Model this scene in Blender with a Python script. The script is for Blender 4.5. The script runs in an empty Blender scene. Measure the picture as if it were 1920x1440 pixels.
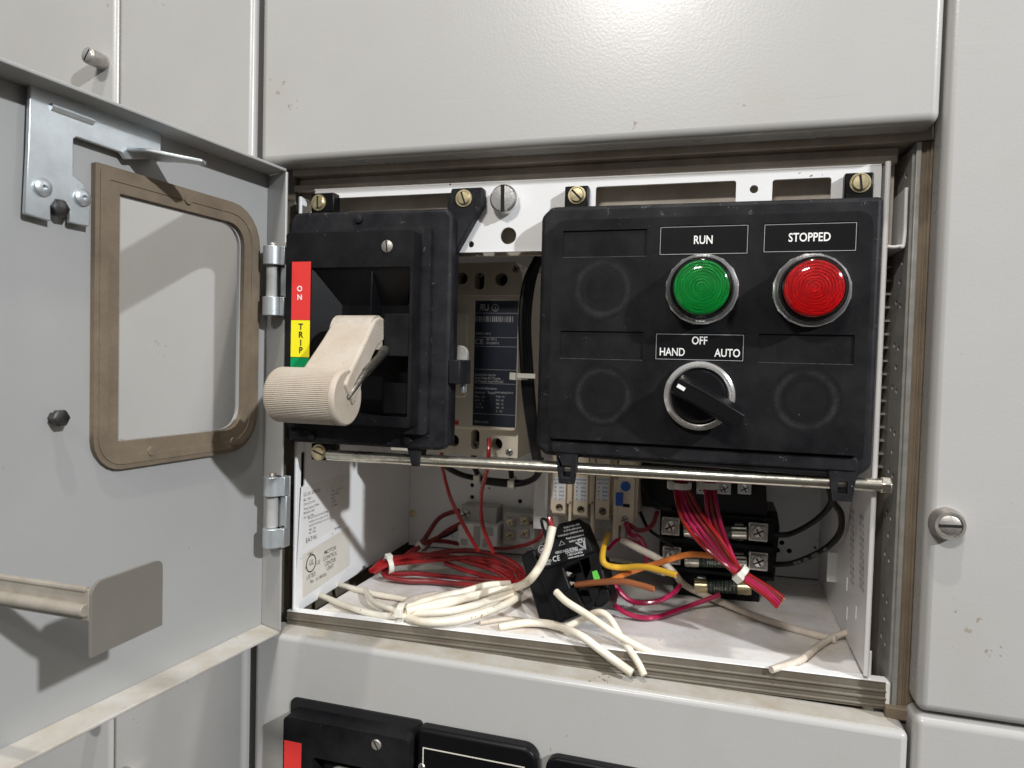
import bpy, bmesh, math, random
from mathutils import Vector as V, Matrix
from mathutils.geometry import tessellate_polygon
random.seed(4)
S = 0.001                      # everything below is written in millimetres
sc = bpy.context.scene
col = sc.collection
# ------------------------------------------------------------------ camera
CAM = V((291.3247, -394.3582, 183.8545)); YAW, PIT, ROL, FOC = 0.2865, -0.0332, -0.0265, 1315.84
ROT = Matrix.Rotation(YAW, 3, 'Z') @ Matrix.Rotation(PIT, 3, 'X') @ Matrix.Rotation(ROL, 3, 'Y')
cd = bpy.data.cameras.new('camera'); cam = bpy.data.objects.new('camera', cd); col.objects.link(cam)
cr = Matrix((ROT.col[0], ROT.col[2], -ROT.col[1])).transposed()
cam.matrix_world = Matrix.Translation(CAM * S) @ cr.to_4x4()
cd.sensor_width = 36; cd.lens = FOC * 36 / 1920; cd.clip_start = 0.01; cd.clip_end = 60
cd.dof.use_dof = True; cd.dof.focus_distance = 0.40; cd.dof.aperture_fstop = 16
sc.camera = cam
# ------------------------------------------------------------------ world and lamps
w = bpy.data.worlds.new('World'); sc.world = w; w.use_nodes = True
wn = w.node_tree; bg = wn.nodes['Background']
tc = wn.nodes.new('ShaderNodeTexCoord'); sx = wn.nodes.new('ShaderNodeSeparateXYZ'); rp = wn.nodes.new('ShaderNodeValToRGB')
mr = wn.nodes.new('ShaderNodeMapRange'); mr.inputs[1].default_value = -1; mr.inputs[2].default_value = 1
nz = wn.nodes.new('ShaderNodeTexNoise'); nz.inputs['Scale'].default_value = 3.2; nz.inputs['Detail'].default_value = 2
ad = wn.nodes.new('ShaderNodeMath'); ad.operation = 'MULTIPLY_ADD'; ad.inputs[1].default_value = 0.5; ad.inputs[2].default_value = -0.25
a2 = wn.nodes.new('ShaderNodeMath'); a2.operation = 'ADD'
wn.links.new(tc.outputs['Generated'], sx.inputs[0]); wn.links.new(sx.outputs['Z'], mr.inputs[0])
wn.links.new(tc.outputs['Generated'], nz.inputs['Vector']); wn.links.new(nz.outputs['Fac'], ad.inputs[0])
wn.links.new(mr.outputs[0], a2.inputs[0]); wn.links.new(ad.outputs[0], a2.inputs[1]); wn.links.new(a2.outputs[0], rp.inputs[0])
e = rp.color_ramp.elements; e[0].position = .3; e[0].color = (.16, .14, .12, 1); e[1].position = .85; e[1].color = (.95, .95, .93, 1)
m_ = rp.color_ramp.elements.new(.55); m_.color = (.42, .42, .41, 1)
wn.links.new(rp.outputs[0], bg.inputs[0]); bg.inputs[1].default_value = 0.37
def area(name, loc, target, sx_, sy_, power, color):
    l = bpy.data.lights.new(name, 'AREA'); l.shape = 'RECTANGLE'; l.size = sx_; l.size_y = sy_; l.energy = power; l.color = color
    o = bpy.data.objects.new(name, l); col.objects.link(o); o.location = loc
    o.rotation_euler = (V(target) - V(loc)).to_track_quat('-Z', 'Y').to_euler()
area('window_lamp', (2.35, -1.35, 1.42), (.1, 0, .2), .08, .08, 76, (.93, .965, 1.0))
area('ceiling_lamp', (0.02, -1.75, 1.42), (.2, 0, .2), .36, .12, 22, (1.0, .965, .92))
area('ceiling_lamp', (.30, -.62, 2.0), (.2, 0, .1), .05, .05, 16, (1.0, .955, .90))
vs = sc.view_settings; vs.view_transform = 'Standard'; vs.look = 'None'; vs.exposure = 0; vs.gamma = 1
# ------------------------------------------------------------------ pixel -> point on a real plane
def ray(px, py): return ROT @ V(((px - 960) / FOC, 1, -(py - 720) / FOC))
def P(px, py, Y): r = ray(px, py); return CAM + r * ((Y - CAM.y) / r.y)
def PX(px, py, X): r = ray(px, py); return CAM + r * ((X - CAM.x) / r.x)
FL0, FLK = 7.5, 0.023           # tray floor: z = FL0 + FLK x
def F(px, py, h=0):
    r = ray(px, py); t = (FL0 + FLK * CAM.x + h - CAM.z) / (r.z - FLK * r.x); return CAM + r * t
def zf(x): return FL0 + FLK * x
DD = V((-0.09774, -0.99521, 0)); DN = V((0.99521, -0.09774, 0)); DO = V((1.5, 0, 0))   # open door: along, inward normal, origin
def D(s, z, off=0): return DO + DD * s + DN * off + V((0, 0, z))
# ------------------------------------------------------------------ materials
def mat(name, color, rough=.5, metal=0, bump=0, bscale=600, var=0, vscale=20, vcol=None, spots=0, sscale=180, spotcol=(.08, .06, .045), coat=0, trans=0, ior=1.45, bdist=.0004, vpos=.5, spec=None, bdet=2, rvar=0):
    m = bpy.data.materials.new(name); m.use_nodes = True; nt = m.node_tree; N = nt.nodes; L = nt.links; b = N['Principled BSDF']
    b.inputs['Base Color'].default_value = (*color, 1); b.inputs['Roughness'].default_value = rough; b.inputs['Metallic'].default_value = metal
    b.inputs['Coat Weight'].default_value = coat; b.inputs['Coat Roughness'].default_value = .08
    b.inputs['Transmission Weight'].default_value = trans; b.inputs['IOR'].default_value = ior
    if spec is not None: b.inputs['Specular IOR Level'].default_value = spec
    t = N.new('ShaderNodeTexCoord'); cur = None
    if var or vcol:
        n = N.new('ShaderNodeTexNoise'); n.inputs['Scale'].default_value = vscale; n.inputs['Detail'].default_value = 5; n.inputs['Roughness'].default_value = .65
        L.new(t.outputs['Object'], n.inputs['Vector']); r = N.new('ShaderNodeValToRGB'); L.new(n.outputs['Fac'], r.inputs[0])
        c2 = vcol or tuple(c * (1 - var) for c in color)
        r.color_ramp.elements[0].position = vpos - .14; r.color_ramp.elements[1].position = vpos + .16
        r.color_ramp.elements[0].color = (*c2, 1); r.color_ramp.elements[1].color = (*color, 1); cur = r.outputs[0]
        L.new(cur, b.inputs['Base Color'])
        if rvar:
            q = N.new('ShaderNodeMapRange'); q.inputs[1].default_value = .3; q.inputs[2].default_value = .7; q.inputs[3].default_value = rough + rvar; q.inputs[4].default_value = rough
            L.new(n.outputs['Fac'], q.inputs[0]); L.new(q.outputs[0], b.inputs['Roughness'])
    if spots:
        n = N.new('ShaderNodeTexNoise'); n.inputs['Scale'].default_value = sscale; n.inputs['Detail'].default_value = 3
        n2 = N.new('ShaderNodeTexNoise'); n2.inputs['Scale'].default_value = sscale * .12
        mm = N.new('ShaderNodeMath'); mm.operation = 'MULTIPLY'; L.new(n.outputs['Fac'], mm.inputs[0]); L.new(n2.outputs['Fac'], mm.inputs[1])
        L.new(t.outputs['Object'], n.inputs['Vector']); L.new(t.outputs['Object'], n2.inputs['Vector'])
        r = N.new('ShaderNodeValToRGB'); L.new(mm.outputs[0], r.inputs[0]); r.color_ramp.elements[0].position = spots; r.color_ramp.elements[1].position = spots + .025
        r.color_ramp.elements[0].color = (0, 0, 0, 1); r.color_ramp.elements[1].color = (1, 1, 1, 1)
        mx = N.new('ShaderNodeMix'); mx.data_type = 'RGBA'; L.new(r.outputs[0], mx.inputs[0])
        if cur: L.new(cur, mx.inputs[6])
        else: mx.inputs[6].default_value = (*color, 1)
        mx.inputs[7].default_value = (*spotcol, 1); L.new(mx.outputs[2], b.inputs['Base Color'])
    if bump:
        n = N.new('ShaderNodeTexNoise'); n.inputs['Scale'].default_value = bscale; n.inputs['Detail'].default_value = bdet
        L.new(t.outputs['Object'], n.inputs['Vector']); bu = N.new('ShaderNodeBump'); bu.inputs['Strength'].default_value = bump; bu.inputs['Distance'].default_value = bdist
        L.new(n.outputs['Fac'], bu.inputs['Height']); L.new(bu.outputs[0], b.inputs['Normal'])
    return m
M = {}
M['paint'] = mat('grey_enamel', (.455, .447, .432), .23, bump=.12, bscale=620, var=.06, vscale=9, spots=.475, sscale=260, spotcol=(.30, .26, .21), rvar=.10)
def wear(m, thr=.735):
    nt = m.node_tree; N = nt.nodes; L = nt.links; b = N['Principled BSDF']; src = b.inputs['Base Color'].links[0].from_socket
    t = N.new('ShaderNodeTexCoord'); out = None
    for k, (ang, sc_) in enumerate((((0, .9, 0), (12, 12, 700)), ((0, -.5, 0), (9, 9, 560)))):
        mp = N.new('ShaderNodeMapping'); mp.inputs['Rotation'].default_value = ang; mp.inputs['Scale'].default_value = sc_; L.new(t.outputs['Object'], mp.inputs[0])
        n = N.new('ShaderNodeTexNoise'); n.inputs['Scale'].default_value = 1; n.inputs['Detail'].default_value = 1; L.new(mp.outputs[0], n.inputs['Vector'])
        r = N.new('ShaderNodeMapRange'); r.inputs[1].default_value = thr; r.inputs[2].default_value = thr + .06; r.inputs[4].default_value = .16; L.new(n.outputs['Fac'], r.inputs[0])
        mx = N.new('ShaderNodeMix'); mx.data_type = 'RGBA'; L.new(r.outputs[0], mx.inputs[0]); L.new(src, mx.inputs[6]); mx.inputs[7].default_value = ((.30, .27, .23, 1), (.62, .61, .58, 1))[k]; src = mx.outputs[2]
    n = N.new('ShaderNodeTexNoise'); n.inputs['Scale'].default_value = 14; n.inputs['Detail'].default_value = 6; n.inputs['Roughness'].default_value = .7; L.new(t.outputs['Object'], n.inputs['Vector'])
    r = N.new('ShaderNodeMapRange'); r.inputs[1].default_value = .55; r.inputs[2].default_value = .75; r.inputs[4].default_value = .45; L.new(n.outputs['Fac'], r.inputs[0])
    mx = N.new('ShaderNodeMix'); mx.data_type = 'RGBA'; L.new(r.outputs[0], mx.inputs[0]); L.new(src, mx.inputs[6]); mx.inputs[7].default_value = (.42, .395, .35, 1); L.new(mx.outputs[2], b.inputs['Base Color'])
wear(M['paint'])
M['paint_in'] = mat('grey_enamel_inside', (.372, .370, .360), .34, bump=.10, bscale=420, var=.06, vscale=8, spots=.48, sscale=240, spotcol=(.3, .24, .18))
M['paint_dusty'] = mat('dusty_grey_enamel', (.50, .485, .45), .42, bump=.12, bscale=420, vcol=(.40, .35, .28), vscale=35, vpos=.46, spots=.45, sscale=330, spotcol=(.16, .11, .07))
M['taupe'] = mat('taupe_rubber', (.205, .16, .11), .72, bump=.3, bscale=900, vcol=(.15, .115, .08), vscale=45)
M['frame'] = mat('dusty_taupe_paint', (.40, .355, .29), .45, bump=.2, bscale=700, vcol=(.29, .25, .195), vscale=40, spots=.44, sscale=380)
M['galv'] = mat('galvanised_steel', (.42, .41, .38), .45, metal=.35, var=.25, vscale=120, bump=.1, bscale=500)
M['zinc'] = mat('zinc_plate', (.62, .66, .68), .38, metal=.75, var=.18, vscale=60, bump=.12, bscale=900)
M['white'] = mat('white_powder_coat', (.86, .855, .85), .36, bump=.12, bscale=600, var=.05, vscale=18, spots=.455, sscale=330, spotcol=(.13, .10, .08))
M['floor'] = mat('white_tray_floor', (.80, .78, .77), .24, bump=.16, bscale=260, vcol=(.60, .53, .45), vscale=22, vpos=.44, spots=.44, sscale=300, spotcol=(.2, .16, .13))
M['black'] = mat('black_moulded_plastic', (.0055, .0056, .0068), .50, spec=.12, bump=.35, bscale=1500, vcol=(.016, .016, .017), vscale=30, spots=.47, sscale=900, spotcol=(.10, .10, .10), bdist=.0002)
M['blackd'] = mat('dusty_black_plastic', (.009, .009, .011), .52, spec=.17, bump=.4, bscale=1700, vcol=(.022, .022, .024), vscale=60, spots=.42, sscale=1500, spotcol=(.16, .155, .15), bdist=.0002)
M['blacks'] = mat('smooth_black_plastic', (.006, .006, .007), .36, spec=.2, bump=.1, bscale=900, var=.2, vscale=50)
M['scuff'] = mat('dust_ring', (.026, .026, .028), .75, bump=.4, bscale=1700, vcol=(.010, .010, .011), vscale=420, vpos=.55, bdist=.0002)
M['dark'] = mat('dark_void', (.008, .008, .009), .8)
M['chrome'] = mat('chrome', (.90, .88, .86), .16, metal=.86, var=.25, vscale=160, bump=.15, bscale=900, rvar=.15)
M['bezel'] = mat('chrome_bezel', (.90, .885, .87), .15, metal=.88)
M['rod'] = mat('plated_rod', (.84, .81, .72), .13, metal=.97, vcol=(.50, .46, .36), vscale=110, bump=.12, bscale=300, vpos=.42, rvar=.2)
M['brass'] = mat('brass', (.84, .72, .44), .30, metal=.85, var=.3, vscale=200, bump=.15, bscale=900)
M['steel'] = mat('dull_steel', (.50, .47, .43), .45, metal=.75, var=.3, vscale=180, bump=.2, bscale=900)
M['dust'] = mat('dusty_sheet_metal', (.58, .52, .44), .45, bump=.15, bscale=600, vcol=(.42, .36, .29), vscale=35, spots=.45, sscale=300)
M['railp'] = mat('grimy_rail', (.17, .15, .118), .42, bump=.2, bscale=700, vcol=(.12, .10, .075), vscale=30)
M['drab'] = mat('drab_bracket_paint', (.19, .172, .15), .45, bump=.15, bscale=600, var=.1, vscale=30)  # bracket plate with its shade put into the colour
M['drab2'] = mat('drab_bracket_paint_lit', (.33, .30, .255), .38, bump=.12, bscale=600, vcol=(.25, .22, .18), vscale=60)  # same bracket's ledge, its light put into the colour
M['dsteel'] = mat('blackened_steel', (.12, .115, .115), .38, metal=.9, var=.4, vscale=250)
M['beige'] = mat('beige_cast_handle', (.485, .43, .36), .5, bump=.35, bscale=800, vcol=(.42, .35, .275), vscale=45, vpos=.45, spots=.42, sscale=900, spotcol=(.14, .10, .07))
M['beigew'] = mat('worn_grey_beige', (.50, .46, .41), .42, bump=.3, bscale=700, vcol=(.40, .34, .27), vscale=90, spots=.44, sscale=800, spotcol=(.12, .10, .08))
M['dline'] = mat('dust_on_lip', (.07, .07, .072), .7, vcol=(.02, .02, .02), vscale=300)  # catch-light on the recess lips, put into the colour
M['pin'] = mat('worn_pin_steel', (.30, .28, .25), .38, metal=.95, var=.4, vscale=300, bump=.2, bscale=900)
M['red'] = mat('red_sticker', (.72, .045, .04), .38); M['yellow'] = mat('yellow_sticker', (.90, .80, .02), .38); M['green'] = mat('green_sticker', (.0, .30, .10), .38)
M['ink'] = mat('white_lettering', (.82, .82, .80), .5); M['inkb'] = mat('black_lettering', (.02, .02, .02), .5); M['inkg'] = mat('grey_lettering', (.30, .29, .28), .5)
M['inkd'] = mat('dim_grey_lettering', (.34, .34, .35), .5); M['inkblue'] = mat('blue_lettering', (.03, .16, .42), .5)
M['paper'] = mat('cream_label', (.74, .70, .62), .45, var=.1, vscale=30); M['paperw'] = mat('white_label', (.80, .78, .76), .4)
M['ivory'] = mat('ivory_plastic', (.74, .67, .55), .42, bump=.1, bscale=900, var=.08, vscale=40)
M['cream'] = mat('cream_plastic', (.74, .64, .50), .42, bump=.1, bscale=900, var=.08, vscale=60)
M['greyp'] = mat('grey_plastic', (.42, .41, .38), .45, bump=.1, bscale=900)
M['navy'] = mat('navy_label', (.026, .032, .046), .30, var=.25, vscale=30)
M['blue'] = mat('blue_plastic', (.02, .09, .38), .35)
M['wred'] = mat('red_wire', (.33, .012, .014), .24, var=.25, vscale=60, coat=.3, bump=.08, bscale=300)
M['wdred'] = mat('dark_red_wire', (.22, .012, .015), .34, var=.25, vscale=60, coat=.2)
M['wmag'] = mat('crimson_wire', (.42, .009, .070), .24, var=.25, vscale=70, coat=.3, bump=.08, bscale=300)
M['wwhite'] = mat('white_wire', (.78, .73, .62), .42, vcol=(.66, .56, .42), vscale=40, vpos=.40, bump=.12, bscale=260, spots=.455, sscale=420, spotcol=(.35, .22, .08))
M['wwhite2'] = mat('grubby_white_wire', (.70, .64, .56), .46, vcol=(.50, .42, .33), vscale=50, bump=.15, bscale=260)
M['wyel'] = mat('yellow_wire', (.72, .42, .035), .36, var=.12, vscale=60); M['wor'] = mat('orange_wire', (.66, .19, .035), .38, var=.15, vscale=60)
M['wbr'] = mat('brown_wire', (.32, .105, .04), .40, var=.15, vscale=60); M['wbl'] = mat('black_wire', (.007, .007, .008), .32, spec=.35)
M['copper'] = mat('copper', (.75, .35, .18), .35, metal=1); M['nylon'] = mat('nylon', (.68, .66, .58), .45, bump=.1, bscale=500)
M['lime'] = mat('lime_sticker', (.12, .55, .06), .4)
M['fuse'] = mat('green_fuse_body', (.06, .10, .065), .35, var=.4, vscale=500)
def lens(name, c, c2):
    return (mat(name, c, .06, trans=1, ior=1.04, coat=1), mat(name + '_core', c2, .30, coat=.25))
M['glr'], M['gcr'] = lens('red_lens', (.95, .30, .30), (.88, .014, .028)); M['glg'], M['gcg'] = lens('green_lens', (.35, .85, .45), (.0, .45, .115))
def ringmat():
    m = M['scuff']; nt = m.node_tree; N = nt.nodes; L = nt.links; b = N['Principled BSDF']
    for l in list(b.inputs['Base Color'].links): L.remove(l)
    t = N.new('ShaderNodeTexCoord'); sb = N.new('ShaderNodeVectorMath'); sb.operation = 'SUBTRACT'; sb.inputs[1].default_value = (.5, 0, .5); L.new(t.outputs['Generated'], sb.inputs[0])
    mu = N.new('ShaderNodeVectorMath'); mu.operation = 'MULTIPLY'; mu.inputs[1].default_value = (1, 0, 1); L.new(sb.outputs[0], mu.inputs[0])
    ln = N.new('ShaderNodeVectorMath'); ln.operation = 'LENGTH'; L.new(mu.outputs[0], ln.inputs[0])
    r = N.new('ShaderNodeValToRGB'); L.new(ln.outputs['Value'], r.inputs[0]); e = r.color_ramp.elements
    e[0].position = .30; e[0].color = (0, 0, 0, 1); e[1].position = .5; e[1].color = (0, 0, 0, 1); x = e.new(.40); x.color = (1, 1, 1, 1)
    n = N.new('ShaderNodeTexNoise'); n.inputs['Scale'].default_value = 1300; n.inputs['Detail'].default_value = 3; L.new(t.outputs['Object'], n.inputs['Vector'])
    n2 = N.new('ShaderNodeTexNoise'); n2.inputs['Scale'].default_value = 120; L.new(t.outputs['Object'], n2.inputs['Vector'])
    m1 = N.new('ShaderNodeMath'); m1.operation = 'MULTIPLY'; L.new(n.outputs['Fac'], m1.inputs[0]); L.new(n2.outputs['Fac'], m1.inputs[1])
    m2 = N.new('ShaderNodeMath'); m2.operation = 'MULTIPLY'; L.new(m1.outputs[0], m2.inputs[0]); L.new(r.outputs[0], m2.inputs[1])
    m3 = N.new('ShaderNodeMapRange'); m3.inputs[1].default_value = .1; m3.inputs[2].default_value = .4; L.new(m2.outputs[0], m3.inputs[0])
    mx = N.new('ShaderNodeMix'); mx.data_type = 'RGBA'; L.new(m3.outputs[0], mx.inputs[0]); mx.inputs[6].default_value = (.0065, .0065, .0078, 1); mx.inputs[7].default_value = (.028, .028, .030, 1)
    L.new(mx.outputs[2], b.inputs['Base Color']); b.inputs['Specular IOR Level'].default_value = .22; b.inputs['Roughness'].default_value = .5
ringmat()
# ------------------------------------------------------------------ mesh builder
ORG = {}
def sdir(n): r = V((1, 0, 0)) if abs(n.x) < .8 else V((0, 1, 0)); return (r - n * r.dot(n)).normalized()
class MB:
    def __init__(s): s.v = []; s.f = []; s.m = []; s.mi = 0
    def add(s, vs, fs):
        o = len(s.v); s.v += [V(v) for v in vs]; s.f += [tuple(i + o for i in f) for f in fs]; s.m += [s.mi] * len(fs); return s
    def box(s, x0, x1, y0, y1, z0, z1):
        vs = [(x, y, z) for x in (x0, x1) for y in (y0, y1) for z in (z0, z1)]
        return s.add(vs, [(0, 1, 3, 2), (4, 6, 7, 5), (0, 4, 5, 1), (2, 3, 7, 6), (0, 2, 6, 4), (1, 5, 7, 3)])
    def obox(s, o, u, v, n, a0, a1, b0, b1, c0, c1):
        vs = [o + u * a + v * b + n * c for a in (a0, a1) for b in (b0, b1) for c in (c0, c1)]
        return s.add(vs, [(0, 1, 3, 2), (4, 6, 7, 5), (0, 4, 5, 1), (2, 3, 7, 6), (0, 2, 6, 4), (1, 5, 7, 3)])
    def prism(s, poly, fr, d0, d1, holes=()):
        o, u, v, n = fr; loops = [list(poly)] + [list(h) for h in holes]
        flat = [p for l in loops for p in l]; k = len(flat)
        tris = tessellate_polygon([[V((p[0], p[1], 0)) for p in l] for l in loops])
        vs = [o + u * p[0] + v * p[1] + n * d0 for p in flat] + [o + u * p[0] + v * p[1] + n * d1 for p in flat]
        if not holes:
            fs = [tuple(range(k)), tuple(range(k, 2 * k))[::-1]]
        else: fs = [tuple(t) for t in tris] + [tuple(i + k for i in t)[::-1] for t in tris]
        b = 0
        for l in loops:
            m = len(l)
            for i in range(m): j = (i + 1) % m; fs.append((b + i, b + j, b + j + k, b + i + k))
            b += m
        return s.add(vs, fs)
    def py(s, poly, y0, y1, holes=()): return s.prism(poly, (V((0, 0, 0)), V((1, 0, 0)), V((0, 0, 1)), V((0, 1, 0))), y0, y1, holes)
    def lathe(s, prof, o, n, k=40, ang0=0):
        n = V(n).normalized(); u = n.orthogonal().normalized(); v = n.cross(u); vs = []; fs = []; q = len(prof)
        for i in range(k):
            a = 2 * math.pi * i / k + ang0; d = u * math.cos(a) + v * math.sin(a)
            for r, h in prof: vs.append(V(o) + d * r + n * h)
        for i in range(k):
            j = (i + 1) % k
            for t in range(q - 1): fs.append((i * q + t, j * q + t, j * q + t + 1, i * q + t + 1))
        if prof[0] == prof[-1]: return s.add(vs, fs)
        if prof[0][0] > 1e-4: fs.append(tuple(i * q for i in range(k))[::-1])
        if prof[-1][0] > 1e-4: fs.append(tuple(i * q + q - 1 for i in range(k)))
        return s.add(vs, fs)
    def cyl(s, a, b, r, k=24): a = V(a); b = V(b); return s.lathe([(r, 0), (r, (b - a).length)], a, b - a, k)
    def tube(s, pts, r, k=10, flat=1.0):
        pts = spline(pts); n = len(pts); vs = []; fs = []; u = None
        for i, p in enumerate(pts):
            t = (pts[min(i + 1, n - 1)] - pts[max(i - 1, 0)]).normalized()
            u = (u - t * u.dot(t)).normalized() if u is not None and (u - t * u.dot(t)).length > 1e-3 else t.orthogonal().normalized()
            v = t.cross(u); rr_ = r[0] + (r[1] - r[0]) * i / (n - 1) if isinstance(r, tuple) else r
            for j in range(k): a = 2 * math.pi * j / k; vs.append(p + (u * math.cos(a) + v * math.sin(a) * flat) * rr_)
        for i in range(n - 1):
            for j in range(k): l = (j + 1) % k; fs.append((i * k + j, i * k + l, (i + 1) * k + l, (i + 1) * k + j))
        fs += [tuple(range(k))[::-1], tuple(range((n - 1) * k, n * k))]
        return s.add(vs, fs)
    def screw(s, c, r, h, ang=0, slot=1, n=(0, -1, 0)):
        n = V(n).normalized(); s.mi = 0; s.lathe([(r, -h * .3), (r, h * .55), (r * .86, h * .9), (0.01, h)], c, n, 28)
        u = sdir(n); v = u.cross(n) * -1; d = u * math.cos(ang) + v * math.sin(ang); e_ = n.cross(d)
        s.mi = slot; s.obox(V(c), d, e_, n, -r * .93, r * .93, -r * .13, r * .13, h * .5, h * 1.03); s.mi = 0; return s
    def cross(s, c, r, h, slot=1, n=(0, -1, 0), a=.5):
        s.screw(c, r, h, a, slot, n); n = V(n).normalized(); u = sdir(n); v = n.cross(u); a += math.pi / 2
        d = u * math.cos(a) + v * math.sin(a); s.mi = slot; s.obox(V(c), d, n.cross(d), n, -r * .75, r * .75, -r * .13, r * .13, h * .5, h * 1.035); s.mi = 0; return s
    def build(s, name, mats, parent=None, bevel=0, seg=2, ang=35, tri=False):
        if not isinstance(mats, (list, tuple)): mats = [mats]
        o0 = ORG.get(parent, V((0, 0, 0)))if parent else V((0, 0, 0))
        if not parent: o0 = sum(s.v, V((0, 0, 0))) / len(s.v)
        me = bpy.data.meshes.new(name); me.from_pydata([(v - o0) * S for v in s.v], [], s.f)
        for m in mats: me.materials.append(M[m])
        for p, i in zip(me.polygons, s.m): p.material_index = i
        bm = bmesh.new(); bm.from_mesh(me); bmesh.ops.recalc_face_normals(bm, faces=bm.faces); bm.to_mesh(me); bm.free()
        me.polygons.foreach_set('use_smooth', [True] * len(me.polygons)); me.set_sharp_from_angle(angle=math.radians(ang))
        o = bpy.data.objects.new(name, me); col.objects.link(o)
        if parent: o.parent = parent
        else: o.location = o0 * S
        ORG[o] = o0
        if bevel:
            b = o.modifiers.new('bevel', 'BEVEL'); b.width = bevel * S; b.segments = seg; b.limit_method = 'ANGLE'; b.angle_limit = math.radians(40); b.harden_normals = False
        return o
def spline(pts):
    pts = [V(p) for p in pts]
    if len(pts) == 2: return [pts[0].lerp(pts[1], i / 4) for i in range(5)]
    q = [pts[0] * 2 - pts[1]] + pts + [pts[-1] * 2 - pts[-2]]; out = []
    for i in range(1, len(q) - 2):
        for j in range(8):
            t = j / 8; a, b, c, d = q[i - 1], q[i], q[i + 1], q[i + 2]
            out.append(.5 * ((2 * b) + (c - a) * t + (2 * a - 5 * b + 4 * c - d) * t * t + (3 * b - a - 3 * c + d) * t ** 3))
    return out + [pts[-1]]
def rr(x0, z0, x1, z1, r, n=6):
    if not isinstance(r, (list, tuple)): r = [r] * 4
    out = []
    for (cx, cz, a, q) in ((x1 - r[0], z1 - r[0], 0, r[0]), (x0 + r[1], z1 - r[1], 90, r[1]), (x0 + r[2], z0 + r[2], 180, r[2]), (x1 - r[3], z0 + r[3], 270, r[3])):
        if q < .05: out.append((cx, cz)); continue
        for i in range(n + 1): t = math.radians(a + 90 * i / n); out.append((cx + q * math.cos(t), cz + q * math.sin(t)))
    return out
def circ(x, z, r, n=20): return [(x + r * math.cos(2 * math.pi * i / n), z + r * math.sin(2 * math.pi * i / n)) for i in range(n)]
def thing(name, loc, label, cat, group=None):
    o = bpy.data.objects.new(name, None); col.objects.link(o); o.empty_display_size = .01; o.location = V(loc) * S; ORG[o] = V(loc)
    o['label'] = label; o['category'] = cat
    if group: o['group'] = group
    return o
def tag(o, label, cat, group=None):
    o['label'] = label; o['category'] = cat
    if group: o['group'] = group
    return o
XX, YY, ZZ = V((1, 0, 0)), V((0, 1, 0)), V((0, 0, 1))
def lettering(name, items, mname, parent, bold=.02):
    """items: (string, cap height mm, origin (centre or left), right, up, align, width factor)"""
    vs = []; fs = []
    for (t, h, o, u, v, al, wf) in items:
        cu = bpy.data.curves.new('t', 'FONT'); cu.body = t; cu.size = h / .72; cu.align_x = al; cu.resolution_u = 3; cu.offset = bold * h; cu.fill_mode = 'FRONT'
        to = bpy.data.objects.new('t', cu); col.objects.link(to); bpy.context.view_layer.update()
        me = bpy.data.meshes.new_from_object(to.evaluated_get(bpy.context.evaluated_depsgraph_get()))
        b = len(vs); u = V(u).normalized(); v = V(v).normalized(); n = u.cross(v)
        if u.x < -.9 and parent.name.startswith('rating'): n = -n
        for q in me.vertices: vs.append(V(o) + u * q.co.x * wf + v * (q.co.y - h / 2) + n * .12)
        fs += [tuple(i + b for i in p.vertices) for p in me.polygons]
        bpy.data.objects.remove(to); bpy.data.curves.remove(cu); bpy.data.meshes.remove(me)
    m = MB(); m.add(vs, fs); return m.build(name, mname, parent)
def frame_line(m, x0, z0, x1, z1, y, t=.35, d=.15):   # printed border
    m.py(rr(x0, z0, x1, z1, 0), y - d, y, [rr(x0 + t, z0 + t, x1 - t, z1 - t, 0)])

# ================================================================== STRUCTURE : cabinet frame and closed doors
fr = thing('open_cabinet', (195, 60, 0), 'open cabinet compartment with dusty taupe steel frame around the white tray', 'cabinet')
MB().box(-4, 10, 26, 300, -320, 720).build('post', 'railp', fr, .6)  # left post takes the dark rail colour to paint in its shadow
m = MB().box(10, 402, 22, 60, 304.5, 330); m.box(10, 380, 30, 60, 299, 304.5); m.box(10, 378.5, 24, 29.5, 294.5, 299)
m.build('header', 'dust', fr, .8)
MB().box(10, 379, 33, 36, 250, 299).build('header', 'dust', fr, .4)          # inner channel seen through the bracket cut-outs
m = MB()   # perforated galvanised strip on the right
hl = []
for i in range(13):
    z = 14 + i * 23
    hl += [circ(7.5, z - 2, 1.5, 12), circ(13.5, z, 1.5, 12)] + ([circ(10, z + 11, 1.5, 12)] if i % 2 else [])
m.prism(rr(0, -10, 19, 300, 0), (V((384.3, 20, 0)), V((-.12, .9928, 0)), ZZ, V((.9928, .12, 0))), 0, 1.2, hl)
m.build('perforated_strip', 'galv', fr)
m = MB().box(385.5, 388.2, 17.5, 40, -10, 303); m.build('edge_channel', 'galv', fr, .5)
m = MB().box(388.3, 400, 19, 40, -10, 303)
for x in (391.2, 393.0, 396): m.tube([(x, 19, -10), (x, 19, 303)], .8, 6)
m.build('gasket', 'taupe', fr, .3)
m = MB().box(382, 400, 14, 19, -.5, 6); m.build('corner_gasket', 'taupe', fr, .8)
MB().box(383, 400, 40, 300, -10, 303).build('post', 'frame', fr, .6)
MB().box(-20, 420, 300, 306, -320, 720).build('rear_sheet', 'dark', fr)  # black sheet, the darkness inside the cabinet put into its colour
MB().box(10, 400, 30, 300, -14, -10).build('sill', 'frame', fr)
m = MB()
lx = P(1655, 650, 50).x
for i in range(17): m.box(lx - 2.5, lx + 5, 50, 56, 128 + i * 7.6, 129.2 + i * 7.6)
m.build('louvre', 'zinc', fr)

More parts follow.
